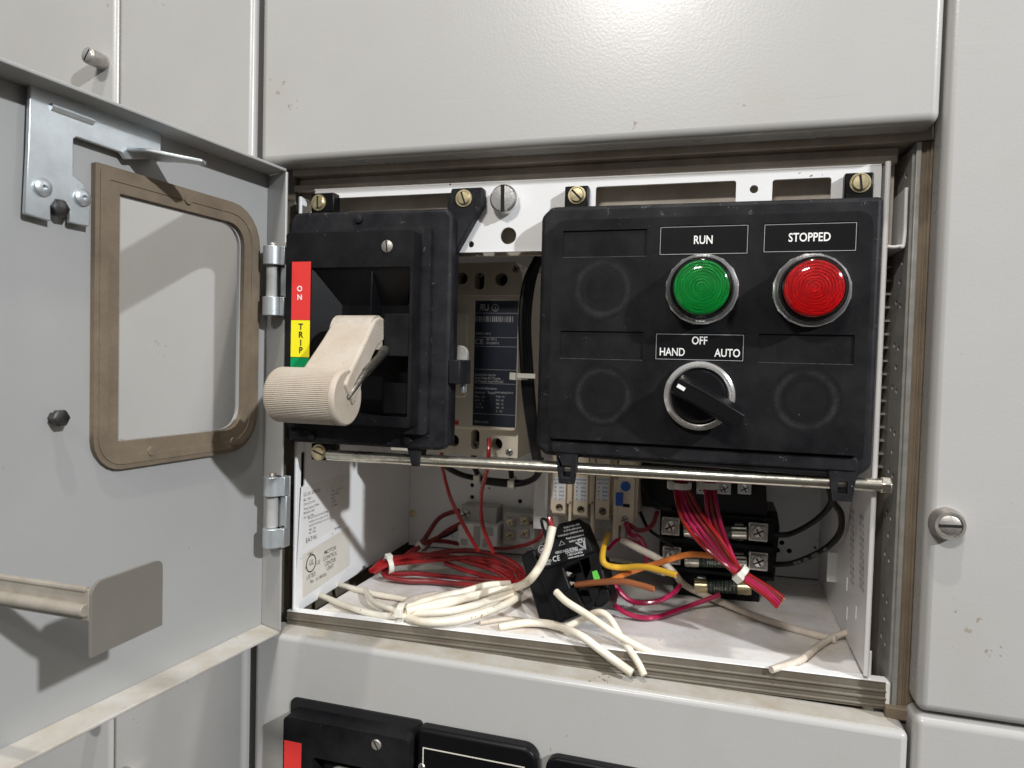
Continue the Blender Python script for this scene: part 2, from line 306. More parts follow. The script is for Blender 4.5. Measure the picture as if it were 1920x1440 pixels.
def closed_door(name, x0, x1, z0, z1, label, mname='paint', bev=3.6):
    t = thing(name, ((x0 + x1) / 2, 10, z0), label, 'cabinet')
    return t
def latch(par, c, r, h, ang=.6, big=True):
    m = MB()
    if big: m.lathe([(r * 1.14, 0), (r * 1.14, h * .5), (r * .98, h * .78), (r * .98, h), (r * .80, h), (r * .80, h * .86), (.01, h * .86)], c, (0, -1, 0), 40)
    o = m.build('latch', 'steel', par); k = MB().screw(V(c) + V((0, -h * .8, 0)), r * .78, h * .2, ang); k.build('slotted_head', ['steel', 'dark'], o)
d = closed_door('cabinet', -330, -116.5, -320, 720, 'narrow strip of grey cabinet door at far left edge with small slotted latch knobs')
MB().box(-330, -116.5, 0, 18, -320, 720).build('door', 'paint', d, 4, 4)
for (px, py) in ((194, 118), (240, 1450), (180, 1340)):
    c = P(px, py, 0)
    m = MB().cyl(c, c + V((0, -13, 0)), 5.4, 28); k = m.build('latch', 'steel', d, .5); MB().screw(c + V((0, -12.8, 0)), 4.3, 1.0, 1.0).build('slotted_head', ['chrome', 'dark'], k)
d = closed_door('cabinet', -115.3, -5.5, -320, 720, 'tall narrow plain grey wireway door seen through the window of the open door')
MB().box(-115.3, -5.5, 0, 18, -320, 720).build('door', 'paint', d, 3.2, 4)
d = closed_door('cabinet', 0, 391.5, 307.5, 720, 'wide grey door closed above the open compartment with soft lamp reflection')
MB().box(0, 391.5, 0, 20, 307.5, 720).build('door', 'paint', d, 4.5, 5)
d = closed_door('cabinet', 393.2, 800, 11.8, 720, 'grey door right of the open compartment with one round slotted latch')
MB().box(393.2, 800, 0, 20, 11.8, 720).build('door', 'paint', d, 4.5, 5)
latch(d, P(1773, 980, 0), 6.9, 8, .05)
d = closed_door('cabinet', 392.2, 800, -320, 9.6, 'grey door at the lower right corner below the latch door')
MB().box(392.2, 800, 0, 20, -320, 9.6).build('door', 'paint', d, 4.5, 5)

# ------------------------------------------------------------------ lower unit door with its own operator
d = closed_door('cabinet', 1.5, 390.2, -320, 0, 'grey door below the compartment with dirty top edge and black fittings')
m = MB(); m.box(1.5, 390.2, 0, 19.5, -320, 0); m.build('door', 'paint', d, 3.6, 4)
MB().box(8, 385, 2.6, 19.8, -1.5, .25).build('top_flange', 'paint_dusty', d, .2)
t = thing('disconnect_operator', (80, 0, -200), 'black disconnect switch housing cut off by the bottom edge of the photo', 'switch housing')
MB().py(rr(30.5, -240, 124, -39, [3, 5, 5, 3]), -1.2, 1).build('rim', 'dark', t, .3)  # dark plate painting the shadow gap around the housing
hx0, hx1 = 34.8, 121.5
MB().py(rr(hx0, -235, hx1, -44.5, 3), -15, -1, [rr(56, -190, 104, -67, 2)]).build('housing', 'black', t, 1.6, 3)
MB().box(56, 104, -1.5, -1.0, -190, -67).build('recess_back', 'dark', t)
p1 = P(533, 1388, -15.3); p2 = P(563, 1440, -15.3)
MB().box(p1.x, p2.x + .4, -15.25, -15, -110, p1.z).build('on_label', 'red', t)
lettering('lettering', [('O', 3.0, (p1.x + 4.2, -15.3, -83.0), XX, ZZ, 'CENTER', 1), ('N', 3.0, (p1.x + 4.2, -15.3, -88.3), XX, ZZ, 'CENTER', 1)], 'ink', t)
MB().screw(P(706, 1396, -15), 3.3, 1.0, 2.1).build('screw', ['steel', 'dark'], t)
m = MB(); m.box(66, 92, -46, -6, -96, -72); m.build('handle', 'greyp', t, 6, 4)
t = thing('nameplate_bezel', (160, 0, -200), 'black rounded bezel with thin white border at the bottom edge', 'nameplate')
MB().py(rr(124.5, -240, 199, -38.5, [9, 3, 3, 9]), -10.5, -1).build('bezel', 'blacks', t, 2.2, 3)
m = MB(); frame_line(m, 128.5, -220, 192, -49.5, -10.6, .6, .25); m.build('border', 'paper', t)
MB().screw(P(788, 1437, -10.6) + V((1, 0, 0)), 2.2, 1, 1.4).build('screw', ['chrome', 'dark'], t)
lettering('lettering', [('LINE 1', 3.2, (158, -10.7, -60), XX, ZZ, 'CENTER', 1)], 'ink', t)
t = thing('lower_device_panel', (290, 0, -200), 'black device panel just entering the photo at the bottom centre', 'control panel')
MB().py(rr(203.5, -240, 376, -42.5, 7), -8, -1).build('rim', 'blacks', t, 1.5, 3)
MB().py(rr(209, -240, 371, -50, 5), -10.5, -8.05).build('face', 'black', t, .8, 2)

# ================================================================== OPEN DOOR
od = thing('access_hatch', (0, -10, 0), 'grey unit door swung open at left with rectangular window cut-out and taupe gasket', 'cabinet door')  # the unit's own cabinet door, swung open
DF = (DO, DD, ZZ, DN)
hole = rr(18, 137, 104.5, 263.3, [1.5, 13, 13, 1.5]); hole2 = rr(182, 137, 352, 263.3, 10)
outer = rr(-8, .5, 372, 303.2, 2)
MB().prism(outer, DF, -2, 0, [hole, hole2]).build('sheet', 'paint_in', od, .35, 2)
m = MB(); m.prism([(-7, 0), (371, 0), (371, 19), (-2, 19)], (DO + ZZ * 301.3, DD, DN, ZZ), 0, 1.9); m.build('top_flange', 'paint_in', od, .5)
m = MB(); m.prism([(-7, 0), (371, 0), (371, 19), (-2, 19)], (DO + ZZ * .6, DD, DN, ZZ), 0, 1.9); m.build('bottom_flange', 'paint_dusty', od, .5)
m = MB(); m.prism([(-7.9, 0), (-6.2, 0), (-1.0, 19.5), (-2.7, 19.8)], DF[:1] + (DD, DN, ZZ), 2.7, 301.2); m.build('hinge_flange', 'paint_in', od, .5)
MB().prism(rr(3.5, 122, 118.5, 276.5, [1, 24, 24, 16]), DF, .05, 3.2, [rr(17.2, 136.4, 105, 264, [1, 13, 13, 1])]).build('window_gasket', 'taupe', od, .9, 2)
m = MB().prism(rr(6, 124.5, 116, 274, [1, 21, 21, 14]), DF, 3.0, 3.7, [rr(11, 129, 111, 269.5, [1, 17, 17, 10])])
for (s, z) in ((62, 270), (85, 129.5), (25, 129)): m.lathe([(2.6, 0), (2.4, 1.2), (.01, 1.3)], D(s, z, 3.2), DN, 18)
m.build('gasket_ridge', 'taupe', od, .25)
MB().prism(rr(168, 122, 366, 276.5, 20), DF, .05, 3.2, [rr(181, 136.4, 353, 264, 10)]).build('window_gasket', 'taupe', od, .9, 2)
def dz(px, py):
    r = ray(px, py); A = DO; tt = (A - CAM).dot(DN) / r.dot(DN); p = CAM + r * tt; return ((p - A).dot(DD), p.z)
br = [dz(*q) for q in ((42, 160), (290, 243), (288, 300), (222, 300), (213, 287), (130, 259), (124, 263), (124, 330), (143, 345), (156, 380), (154, 426), (116, 418), (117, 395), (106, 378), (90, 376), (81, 388), (82, 416), (32, 402), (38, 280))]
b = MB().prism(br, DF, 3.0, 5.2).build('latch_bracket', 'zinc', od, .5)
m = MB(); a_, b_ = D(*dz(80, 203), 5.2), D(*dz(160, 232), 5.2); m.tube([a_, b_], 2.2, 12, .6); m.build('stiffening_rib', 'zinc', b)
m = MB(); s0, z0 = dz(222, 296); s1, z1 = dz(290, 298)
tp = [D(s0, 288, 4), D(s1, 288, 4), D(s1 - 1, 286.5, 20), D(s1 - 3, 284.5, 34), D(s1 + 3, 284.3, 37), D(s1 + 9, 285, 30), D(s0 - 3, 287, 18)]
m.add(tp + [q - ZZ * 2.0 for q in tp], [tuple(range(7)), tuple(range(7, 14))[::-1]] + [(i, (i + 1) % 7, (i + 1) % 7 + 7, i + 7) for i in range(7)]); m.build('tongue', 'zinc', b, .6)
for (px, py) in ((65, 353), (140, 372)):
    c = D(*dz(px, py), 5.2); MB().lathe([(4.2, 0), (4.0, 1.2), (2.9, 2.0), (1.2, 2.1), (1.1, .5), (.01, .5)], c, DN, 28).build('rivet', 'zinc', b)
for (px, py) in ((98, 392), (99, 783)):
    c = D(*dz(px, py), 0); MB().lathe([(3.0, 0), (3.0, 4), (4.5, 4.01), (4.3, 6.5), (2.9, 7.1), (.01, 7.1)], c, DN, 6, .3).build('bolt', 'dsteel', od, .4)
# bent sheet bracket standing off the door, close to the camera
yc = -178.; c0 = P(172, 1160, yc).x
zt = P(180, 1100, yc).z; zb = P(172, 1234, yc).z; ye = PX(305, 1130, c0).y
FRX = (V((c0, 0, 0)), YY, ZZ, XX)
cap = rr(yc, zb, ye, zt + 1, [3.5, 5, 0.1, .1])
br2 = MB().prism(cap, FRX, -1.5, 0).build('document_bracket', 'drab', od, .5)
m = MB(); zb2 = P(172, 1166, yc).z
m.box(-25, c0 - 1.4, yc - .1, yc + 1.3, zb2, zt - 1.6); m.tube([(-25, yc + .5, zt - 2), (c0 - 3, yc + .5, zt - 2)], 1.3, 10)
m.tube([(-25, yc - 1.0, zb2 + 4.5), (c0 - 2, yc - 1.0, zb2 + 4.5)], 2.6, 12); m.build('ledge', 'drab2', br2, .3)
for (py0, py1) in ((462, 592), (893, 1025)):      # hinges
    zt_, zb_ = P(512, py0, -4).z, P(512, py1, -4).z; hc = V((20.5, -5, 0)); h = zt_ - zb_
    x = P(511, (py0 + py1) / 2, -4).x; hc = V((x, -4, 0))
    m = MB()
    m.box(x - 3, x + 9, 1.4, 2.4, zb_, zt_)
    for (f0, f1) in ((.0, .27), (.73, 1)):
        m.cyl(hc + ZZ * (zb_ + h * f0), hc + ZZ * (zb_ + h * f1), 6.0, 28); m.box(x, x + 9, -4.5, 1.5, zb_ + h * f0, zb_ + h * f1)
    hg = m.build('hinge', 'zinc', od, .4)
    MB().cyl(hc + V((-1, 1, 0)) + ZZ * (zb_ + h * .275), hc + V((-1, 1, 0)) + ZZ * (zb_ + h * .725), 3.8, 24).build('knuckle', 'paint_in', hg)
    m = MB(); m.box(x + 4.2, x + 9.6, -1.5, .2, zb_ + h * .29, zb_ + h * .71); m.box(x + 9, x + 10.4, -4.2, .4, zb_ + h * .27, zb_ + h * .73); m.build('leaf', 'zinc', hg, .4)
    MB().lathe([(2.4, -1), (2.4, 1.2), (1.6, 2.2), (.01, 2.3)], hc + ZZ * (zt_ + .5), V((.15, -.3, 1)), 16).build('pin', 'steel', hg)

# ================================================================== PLUG-IN TRAY
tr = thing('control_unit_tray', (195, 110, 8), 'white steel pull-out tray of the open compartment with side plates, floor and front rail', 'tray')
LF = (V((18, 0, 0)), YY, ZZ, XX)
lp = MB().prism([(22, 8.5), (27.5, 6.5), (205, 12), (205, 290), (20, 290), (20, 8.5)], LF, -1.5, 0, [rr(26, 93, 31, 117, .4)]).build('side_plate', 'white', tr, .3)
MB().cyl((17.6, 20.5, 10), (17.6, 20.5, 290), 1.3, 12).build('hem', 'white', lp)
rpz = lambda y: 20
rpl = MB().prism([(20, 19), (60, 18), (184, 15), (205, 15), (205, 294), (20, 294)], (V((372, 0, 0)), YY, ZZ, XX), 0, 1.5).build('side_plate', 'white', tr, .3)
m = MB().cyl((373, 19.5, 19), (373, 19.5, 294), 1.4, 12); m.cyl((374.6, 21, 17), (374.6, 21, 32), 1.2, 10); m.build('hem', 'white', rpl)
m = MB()   # white sheet hem bend at the upper right
m.tube([(373.5, 20, 292), (373.5, 20, 253), (375, 20, 249.5), (380, 20, 249.5), (382.2, 20, 252), (382.2, 20, 280)], .9, 8); m.box(373, 382.6, 20.4, 90, 248.8, 250); m.box(381.6, 382.6, 20.4, 90, 250, 280); m.build('guide_channel', 'white', tr)
hs = []
for (px, py) in ((885, 910), (885, 932), (975, 940), (905, 985), (1466, 1018), (1458, 1032), (1480, 1033), (1466, 1096), (878, 1010), (975, 905)):
    c = P(px, py, 205); hs.append(circ(c.x, c.z, 2.0, 14))
MB().py([(18, 9), (372, 17), (372, 292), (18, 292)], 205, 206.5, hs).build('back_plate', 'white', tr)
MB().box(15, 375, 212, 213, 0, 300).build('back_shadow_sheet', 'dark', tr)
m = MB(); zs = lambda x, dz_=0: zf(x) + dz_
m.add([(31, 24, zs(31)), (374, 24, zs(374)), (374, 206, zs(374)), (31, 206, zs(31)), (31, 24, zs(31) - 1.5), (374, 24, zs(374) - 1.5), (374, 206, zs(374) - 1.5), (31, 206, zs(31) - 1.5)],
      [(0, 1, 2, 3), (4, 7, 6, 5), (0, 4, 5, 1), (1, 5, 6, 2), (2, 6, 7, 3), (3, 7, 4, 0)]); m.build('floor_sheet', 'floor', tr)
for q in (P(775, 962, 205), P(1527, 1110, 190)): MB().lathe([(3.4, 0), (3.2, 2), (.01, 2.4)], q, (0, -1, 0), 20).build('plate_screw', 'brass', tr)
def railbox(m, y0, y1, a, b, x0=13.5, x1=383.5):
    vs = [(x, y, (zs(x, a if q else b))) for x in (x0, x1) for y in (y0, y1) for q in (1, 0)]
    m.add(vs, [(0, 1, 3, 2), (4, 6, 7, 5), (0, 4, 5, 1), (2, 3, 7, 6), (0, 2, 6, 4), (1, 5, 7, 3)])
m = MB(); railbox(m, 18.6, 25, .7, -14)
for (q, r_) in ((-4.0, .9), (-8.0, 1.0), (-12, .8)): m.tube([(13.6, 18.3, zs(13.6, q)), (383, 18.3, zs(383, q))], r_, 8)
rl = m.build('front_rail', 'railp', tr, .25)
m = MB(); railbox(m, 18.2, 25.2, 1.3, .71); m.box(382.6, 384.6, 17.6, 24, 3, zs(383, 1.0)); m.build('rail_edge', 'white', rl, .25)
# top bracket
tb = []
def hp(px, py): c = P(px, py, 20); return c.x, c.z
cut = [rr(40, 262, 126, 288.6, 1.2), rr(217.2, 255, 296.8, 288.3, 1.5), rr(316, 255, 346, 287.8, 1.5)]
hcs = [circ(*hp(951, 441), 5.2, 24), circ(*hp(881, 457), 2.0, 14), circ(*hp(1414, 353), 2.3, 14)]
MB().py([(20, 262), (28, 294), (370.5, 292.6), (370.5, 251), (300, 251), (128.5, 251), (128.5, 259), (20, 259)], 22, 23.8, cut + hcs).build('top_bracket', 'white', tr, .2)
MB().add([(27, 22, 294), (370.5, 22, 292.6), (370.5, 40, 292.6), (27, 40, 294), (27, 22, 295.2), (370.5, 22, 293.8), (370.5, 40, 293.8), (27, 40, 295.2)],
         [(0, 1, 2, 3), (4, 7, 6, 5), (0, 4, 5, 1), (1, 5, 6, 2), (2, 6, 7, 3), (3, 7, 4, 0)]).build('bracket_lip', 'white', tr, .4)
MB().screw(P(946, 374, 18), 8.6, 4.2, 1.6).build('bolt', ['chrome', 'dark'], tr)
MB().cyl((121.5, 32, 262), (121.5, 32, 290), 1.6, 14).build('stud', 'zinc', tr)
m = MB(); ra, rb = V((46, 14, 118.6)), V((377, 14, 123.6))
m.cyl(ra, rb, 3.6, 28); rod = m.build('hinge_rod', 'rod', tr)
MB().lathe([(4.8, 0), (4.8, 4.4), (4.0, 5), (.01, 5)], V((375, 14, 123.5)), (1, 0, 0), 6).build('hex_head', 'rod', rod, .4)
# left plate labels
def pl(px, py): q = PX(px, py, 18); return q
lab = MB(); 
a = [pl(*q) for q in ((567, 1040), (655, 986), (656, 1060), (567, 1122))]
lb = MB().prism([(q.y, q.z) for q in a][::-1], LF, .02, .12).build('listing_label', 'paper', lp)
a = [pl(*q) for q in ((567, 915), (655, 885), (650, 975), (567, 1030))]
MB().prism([(q.y, q.z) for q in a][::-1], LF, .02, .12).build('rating_label', 'paperw', lp)
items = []
def L_(t, px, py, h, al='LEFT', wf=.8): items.append((t, h, pl(px, py), YY, ZZ, al, wf))
L_('MOTOR', 619, 1031, 3.1, 'CENTER', 1.05); L_('CONTROL', 619, 1042, 3.1, 'CENTER', .95); L_('CENTER', 619, 1053, 3.1, 'CENTER', 1); L_('UNIT', 619, 1063, 3.1, 'CENTER', 1)
L_('UL', 584, 1054, 3.9, 'CENTER', .9); L_('c', 572, 1064, 3, wf=1.2); L_('US', 593, 1056, 2.9, wf=1); L_('LISTED', 583, 1079, 3.0, 'CENTER', .9); L_('No.', 581, 1091, 3.0); L_('ETMW', 577, 1040, 1.9)
L_('EAT•N', 573, 1014, 3.4, wf=1)
lettering('lettering', items, 'inkb', lp, .012)
c = pl(583, 1056); MB().prism(circ(c.y, c.z, 6.4, 28), LF, .14, .25, [circ(c.y, c.z, 5.5, 28)]).build('listing_mark', 'inkb', lp)
items = []; L_('U-189326', 592, 1086, 2.5, wf=1); lettering('lettering', items, 'inkg', lp)
items = []
rows = [('G.O. NO. SDP0233501', 3.4, .62, 569, 928), ('MCC  480 V', 2.3, .8, 569, 938), ('Control 120  60 S', 2.3, .8, 569, 946), ('Wiring Diagram 298744', 2.3, .8, 569, 955), ('BREAKER 100AF', 2.3, .8, 569, 963), ('Unit Type F206', 2.3, .8, 569, 971),
        ('Short Circuit Current Rating', 2.6, .8, 577, 972), ('Suitable for use on power circuits', 2.2, .78, 579, 979), ('capable of delivering not more than', 2.2, .78, 579, 986), ('RMS   SYM.', 2.2, .8, 579, 994), ('480   5 Max', 2.2, .8, 579, 1000)]
for (t, h, wf, px, py) in rows: L_(t, px, py, h * .74, wf=wf * 1.05)
for (t, h, px, py) in (('BY  UNIT No. 2F', 3.2, 611, 917), ('3 Phase  4 W  60 Hz', 2.2, 621, 921), ('Rated 100/225', 2.2, 621, 928), ('60HZ', 2.2, 621, 935), ('25 HP/A', 2.2, 621, 942), ('15 HP Max', 2.2, 621, 949), ('90275863-01', 2, 627, 992)): L_(t, px, py, h * .74, wf=.85)
lettering('lettering', items, 'inkb', lp, .012)
# right plate: printed wiring table, slits and lance
items = []
for k, px in enumerate((1598, 1616)):
    for i in range(11):
        q = PX(px, 958 + i * 13.2 + k * 12, 371.9); items.append((('LK-2 480', 'M 12 T4', 'AX 3-14', 'CPT 120')[(i + k) % 4], 2.6, q, -YY, ZZ, 'CENTER', .9))
lettering('lettering', items, 'inkg', rpl)
for (px, py) in ((1588, 1095), (1588, 1150), (1605, 1148)): q = PX(px, py, 371.9); MB().box(371.6, 371.95, q.y - .8, q.y + .8, q.z - 4, q.z + 4).build('slit', 'paperw', rpl)
q = PX(1566, 1070, 371); MB().box(366, 372, q.y, q.y + 1.2, q.z - 8, q.z + 12).build('lance', 'white', rpl, .2)

# ================================================================== DISCONNECT OPERATOR (left black panel)
op = thing('disconnect_operator', (75, 6, 127), 'black disconnect operator with beige roller handle and red, yellow and green position strip', 'switch')
MB().py([(18, 130), (21, 126.7), (129, 127.3), (133, 131), (133, 271), (129, 275.6), (24, 276.3), (18, 270)], 6, 14).build('flange', 'blackd', op, 2.2, 3)
MB().py(rr(20, 128.5, 131, 274, 4), 14.05, 24).build('shell', 'black', op, .5)
q1, q2 = P(583, 502, -10), P(760, 795, -10)
cav = rr(q1.x, q2.z + 4, q2.x + 1, q1.z, 1)
cx0, cx1, cz0, cz1 = q1.x, q2.x + 1, q2.z + 4, q1.z
MB().py(rr(28, 142, 115, 260, 1.5), -10, 5.9, [cav]).build('housing', 'black', op, 1.1, 2)
m = MB(); m.py(rr(22.5, 137, 121, 264, 2.5), 1.5, 5.95, [rr(29, 143, 114, 259, 1)]); m.build('step', 'blackd', op, 1.4, 3)
MB().box(cx0 + .1, cx1 - .1, 4.5, 5.8, cz0 + .1, cz1 - .1).build('recess_back', 'blacks', op)
# sloped inner cheek and block
m = MB(); m.add([(cx0, -9, cz1), (cx0 + 14, 4.4, cz1 - 22), (cx0 + 14, 4.4, cz0), (cx0, -9, cz0)], [(0, 1, 2, 3)]); m.add([(cx0, -9, cz1), (cx1, -9, cz1), (cx1 - 8, 4.4, cz1 - 22), (cx0 + 14, 4.4, cz1 - 22)], [(0, 1, 2, 3)]); m.build('recess_side', 'blacks', op)
zt_ = P(740, 588, -10).z; zb_ = P(740, 668, -10).z
MB().box(96.6, cx1 - .2, -9.7, 4, zb_, zt_).build('cheek_block', 'black', op, .5)
MB().box(86, 87.2, -8, 4, zt_, cz1 - 2).build('recess_rib', 'blacks', op, .2)
m = MB(); m.box(97, cx1 - .3, -9.2, -8, cz0 + 2, zb_ - 16); m.build('smoked_window', 'blacks', op)
for (py0, py1, c) in ((491, 600, 'red'), (600.3, 670, 'yellow'), (670.3, 745, 'green')):
    a_, b_ = P(546, py0, -10.2), P(581, py1, -10.2); MB().box(P(546, 600, -10.2).x, P(581, 600, -10.2).x, -10.25, -10.02, b_.z, a_.z).build('position_strip', c, op)
sxm = P(563, 600, -10.3).x
lettering('lettering', [('O', 3.4, P(562, 541, -10.3), XX, ZZ, 'CENTER', 1), ('N', 3.4, P(562, 557, -10.3), XX, ZZ, 'CENTER', 1)], 'ink', op, .035)
lettering('lettering', [(ch, 3.8, P(564, y, -10.3), XX, ZZ, 'CENTER', 1) for ch, y in (('T', 612), ('R', 627), ('I', 642), ('P', 656))], 'inkb', op, .035)
MB().screw(P(726, 462, -10), 3.7, 1.0, 1.68).build('screw', ['steel', 'dark'], op)
for (px, py) in ((673, 411), (585, 818), (765, 826)): MB().lathe([(2.9, 0), (2.7, 1.5), (1.5, 2), (.01, 2)], P(px, py, 6), (0, -1, 0), 18).build('moulded_boss', 'blackd', op)
def tabm(m, px, py, w_, h_, y): c = P(px, py, y); m.box(c.x - w_ / 2, c.x + w_ / 2, y, y + 12, c.z - h_ / 2, c.z + h_ / 2)
for (px, py, w_, h_, nm, an) in ((604, 380, 17, 13, 'mounting_tab', 1.6), (604, 848, 17, 11, 'mounting_tab', -.35)):
    m = MB(); c = P(px, py, 15); m.box(c.x - w_ / 2, c.x + w_ / 2, 15.2, 23.5, c.z - h_ / 2, c.z + h_ / 2); tbm = m.build(nm, 'blacks', op, .8)
    k = MB(); k.lathe([(5.3, 0), (5.3, .8), (.01, .8)], P(px - 6, py, 15.2), (0, -1, 0), 24); k.screw(P(px - 6, py, 14.6), 4.1, 2.0, an); k.build('brass_screw', ['brass', 'dark'], tbm)
wg = [(q.x, q.z) for q in (P(*a_, 14) for a_ in ((846, 353), (904, 350), (905, 380), (853, 472), (838, 486), (836, 395)))]
tbm = MB().py(wg, 14.2, 21.8).build('mounting_tab', 'blackd', op, 1)
k = MB(); k.lathe([(5.3, 0), (5.3, .8), (.01, .8)], P(870, 372, 14.2), (0, -1, 0), 24); k.screw(P(870, 372, 13.6), 4.1, 2.0, 1.92); k.build('brass_screw', ['brass', 'dark'], tbm)
# latch at its right edge
c = P(853, 702, 8)
m = MB(); m.box(132.6, c.x + 4, 6, 26, c.z - 6, c.z + 9); m.build('side_latch', 'blackd', op, .8)
MB().py(rr(132, c.z + 9, c.x + 2.5, c.z + 18, [5, 1, .1, .1]), 22, 25).build('latch_plate', 'galv', op, .3)
MB().box(134, c.x, 24, 30, c.z - 12, c.z - 6).build('latch_spring', 'zinc', op, .4)
c = P(777, 858, 10); MB().add([(c.x - 5, 9, 128), (c.x + 5, 9, 128), (c.x + 3, 9, 116), (c.x - 1.5, 9, 116), (c.x - 5, 19, 128), (c.x + 5, 19, 128), (c.x + 3, 19, 116), (c.x - 1.5, 19, 116)],
    [(0, 3, 2, 1), (4, 5, 6, 7), (0, 1, 5, 4), (1, 2, 6, 5), (2, 3, 7, 6), (3, 0, 4, 7)]).build('rod_hook', 'blackd', op, .5)
# roller handle
A0 = V((0, -14, 199)); RC = V((0, -61, 162)); ax_ = (RC - A0).normalized(); nr = V((0, ax_.z, -ax_.y)); nr = -nr if nr.y > 0 else nr
m = MB()
poly = [(72, 7), (95, 7), (95, 0), (97, -0)]
def HX(x, t, n_): return V((x, 0, 0)) + A0 + ax_ * t + nr * n_
L1 = (RC - A0).length
pr_ = [(-11, -2), (-10, 3), (-6, 7), (0, 9.5), (20, 9.0), (L1 - 6, 10), (L1, 9), (L1, -6), (20, -4), (8, -5), (-2, -8), (-11, -6)]
sh = lambda t: 8.5 * max(0, min(1, t / L1))
vs_ = [HX(68.8 + sh(t) * .5, t, q) for t, q in pr_] + [HX(95.8 + sh(t), t, q) for t, q in pr_]; k_ = len(pr_)
m.add(vs_, [tuple(range(k_)), tuple(range(k_, 2 * k_))[::-1]] + [(i, (i + 1) % k_, (i + 1) % k_ + k_, i + k_) for i in range(k_)])
hd = m.build('handle', 'beige', op, 1.6, 3)
MB().lathe([(.01, 0), (8.6, 0), (10, 1.2), (10.2, 24), (10.2, 27.6), (.01, 27.6)], V((67.6, A0.y - .8, A0.z - .5)), XX, 44).build('hub', 'beigew', hd)
m = MB(); NR = 88; prof = []
R0 = 15.1
for xx, rr0 in ((58.2, R0 - 4.2), (58.7, R0 - 2.2), (60.0, R0 - .7), (61.6, R0), (99.3, R0)): prof.append((xx, rr0))
vs_ = []; fs_ = []; kk = NR * 4
for xx, r0 in prof:
    for i in range(kk):
        am = .12 if i % 4 in (0, 1) else -.17
        if xx < 61: am *= .4
        a = 2 * math.pi * i / kk; vs_.append(V((xx, RC.y + (r0 + am) * math.cos(a), RC.z + (r0 + am) * math.sin(a))))
for j in range(len(prof) - 1):
    for i in range(kk): l = (i + 1) % kk; fs_.append((j * kk + i, j * kk + l, (j + 1) * kk + l, (j + 1) * kk + i))
fs_.append(tuple(range(kk))[::-1]); m.add(vs_, fs_)
m.lathe([(R0 + .15, 0), (R0 + .15, 1.6), (R0 - .3, 2.6), (R0 - 1.0, 3.1), (.01, 3.2)], V((99.3, RC.y, RC.z)), (1, 0, 0), 64)
m.build('grip', 'beige', hd)
m = MB(); pq = [PX(652, 747, 102.9), PX(668, 724, 103.8), PX(686, 698, 103.2), PX(708, 674, 99.5)]
m.tube(pq, (1.1, 2.3), 14); m.tube([pq[2], PX(712, 669, 99), PX(722, 656, 97.5)], (2.4, 2.9), 14)
m.build('lock_pin', 'pin', hd)

# ================================================================== PILOT DEVICE PANEL (right black panel)
pp = thing('pilot_device_panel', (279, 6, 127), 'large black panel with green and red lights and a selector knob marked hand off auto', 'control panel')
MB().py([(188.3, 134), (194, 128.5), (362, 126.3), (369.3, 133), (369.6, 273.6), (194, 274.6), (188, 269)], 8, 20).build('flange', 'blackd', pp, 2.6, 3)
bx = lambda a, b_, c, d_, y=3.5: (P(a, (b_ + d_) / 2, y).x, P((a + c) / 2, d_, y).z, P(c, (b_ + d_) / 2, y).x, P((a + c) / 2, b_, y).z)
slots = [bx(1055, 431, 1213, 481), bx(1236, 422, 1404, 478), bx(1431, 417, 1608, 473), bx(1050, 621, 1206, 673), bx(1228, 625, 1396, 677), bx(1422, 627, 1602, 681)]
fz0, fz1 = P(1320, 838, 4).z, P(1320, 405, 4).z
MB().py(rr(196.5, fz0, 364.2, fz1, [7, 7, 3, 3]), 3.5, 7.95, [rr(*q, .4) for q in slots]).build('face', 'black', pp, .9, 2)
m = MB(); m.py(rr(198, fz0 - 9, 362.5, fz0 - 1.0, 2.5), 6.3, 8.3); m.build('lower_step', 'blackd', pp, 1, 2)
MB().box(197, 363, 4.5, 7.0, slots[3][1] - 1, slots[0][3] + 1).build('slot_floor', 'black', pp)
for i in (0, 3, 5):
    x0, z0, x1, z1 = slots[i]; MB().box(x0 + .2, x1 - .3, 3.42, 3.56, z0 - .35, z0 - .02).build('dusty_lip', 'dline', pp)  # painted catch-light along the bottom edge of the blank recesses
names = {1: [('RUN', 4.6, 0, .35)], 2: [('STOPPED', 4.6, 0, .35)], 4: [('OFF', 4.4, .2, 3.8), ('HAND', 4.4, -14.3, -2.7), ('AUTO', 4.4, 15, -2.7)]}
for i in (1, 2, 4):
    x0, z0, x1, z1 = slots[i]
    n_ = MB().box(x0 + .4, x1 - .4, 3.9, 4.48, z0 + .4, z1 - .4).build('nameplate', 'blacks', pp)
    m = MB(); frame_line(m, x0 + .5, z0 + .5, x1 - .5, z1 - .5, 3.86, .28, .1); m.build('border', 'inkd', n_)
    lettering('lettering', [(t, h, ((x0 + x1) / 2 + dx, 3.86, (z0 + z1) / 2 + dz_), XX, ZZ, 'CENTER', .78) for t, h, dx, dz_ in names[i]], 'ink', n_)
for (px, py) in ((1130, 541), (1130, 742), (1511, 750)):
    c = P(px, py, 3.55); MB().lathe([(18, 0), (18, .06), (9.6, .06), (9.6, 0), (18, 0)], c, (0, -1, 0), 64).build('blank_ring', 'scuff', pp)
def bez(c):
    m = MB(); m.lathe([(18.6, 0), (18.9, 1.5), (19.0, 3.2), (17.6, 4.6), (17.2, 6.4), (16.6, 7.0), (16.2, 5.5), (16.0, 1)], c, (0, -1, 0), 14 * 4)
    m.lathe([(19.6, .2), (19.4, 2.2), (18.5, 2.9)], c, (0, -1, 0), 16, .2); return m
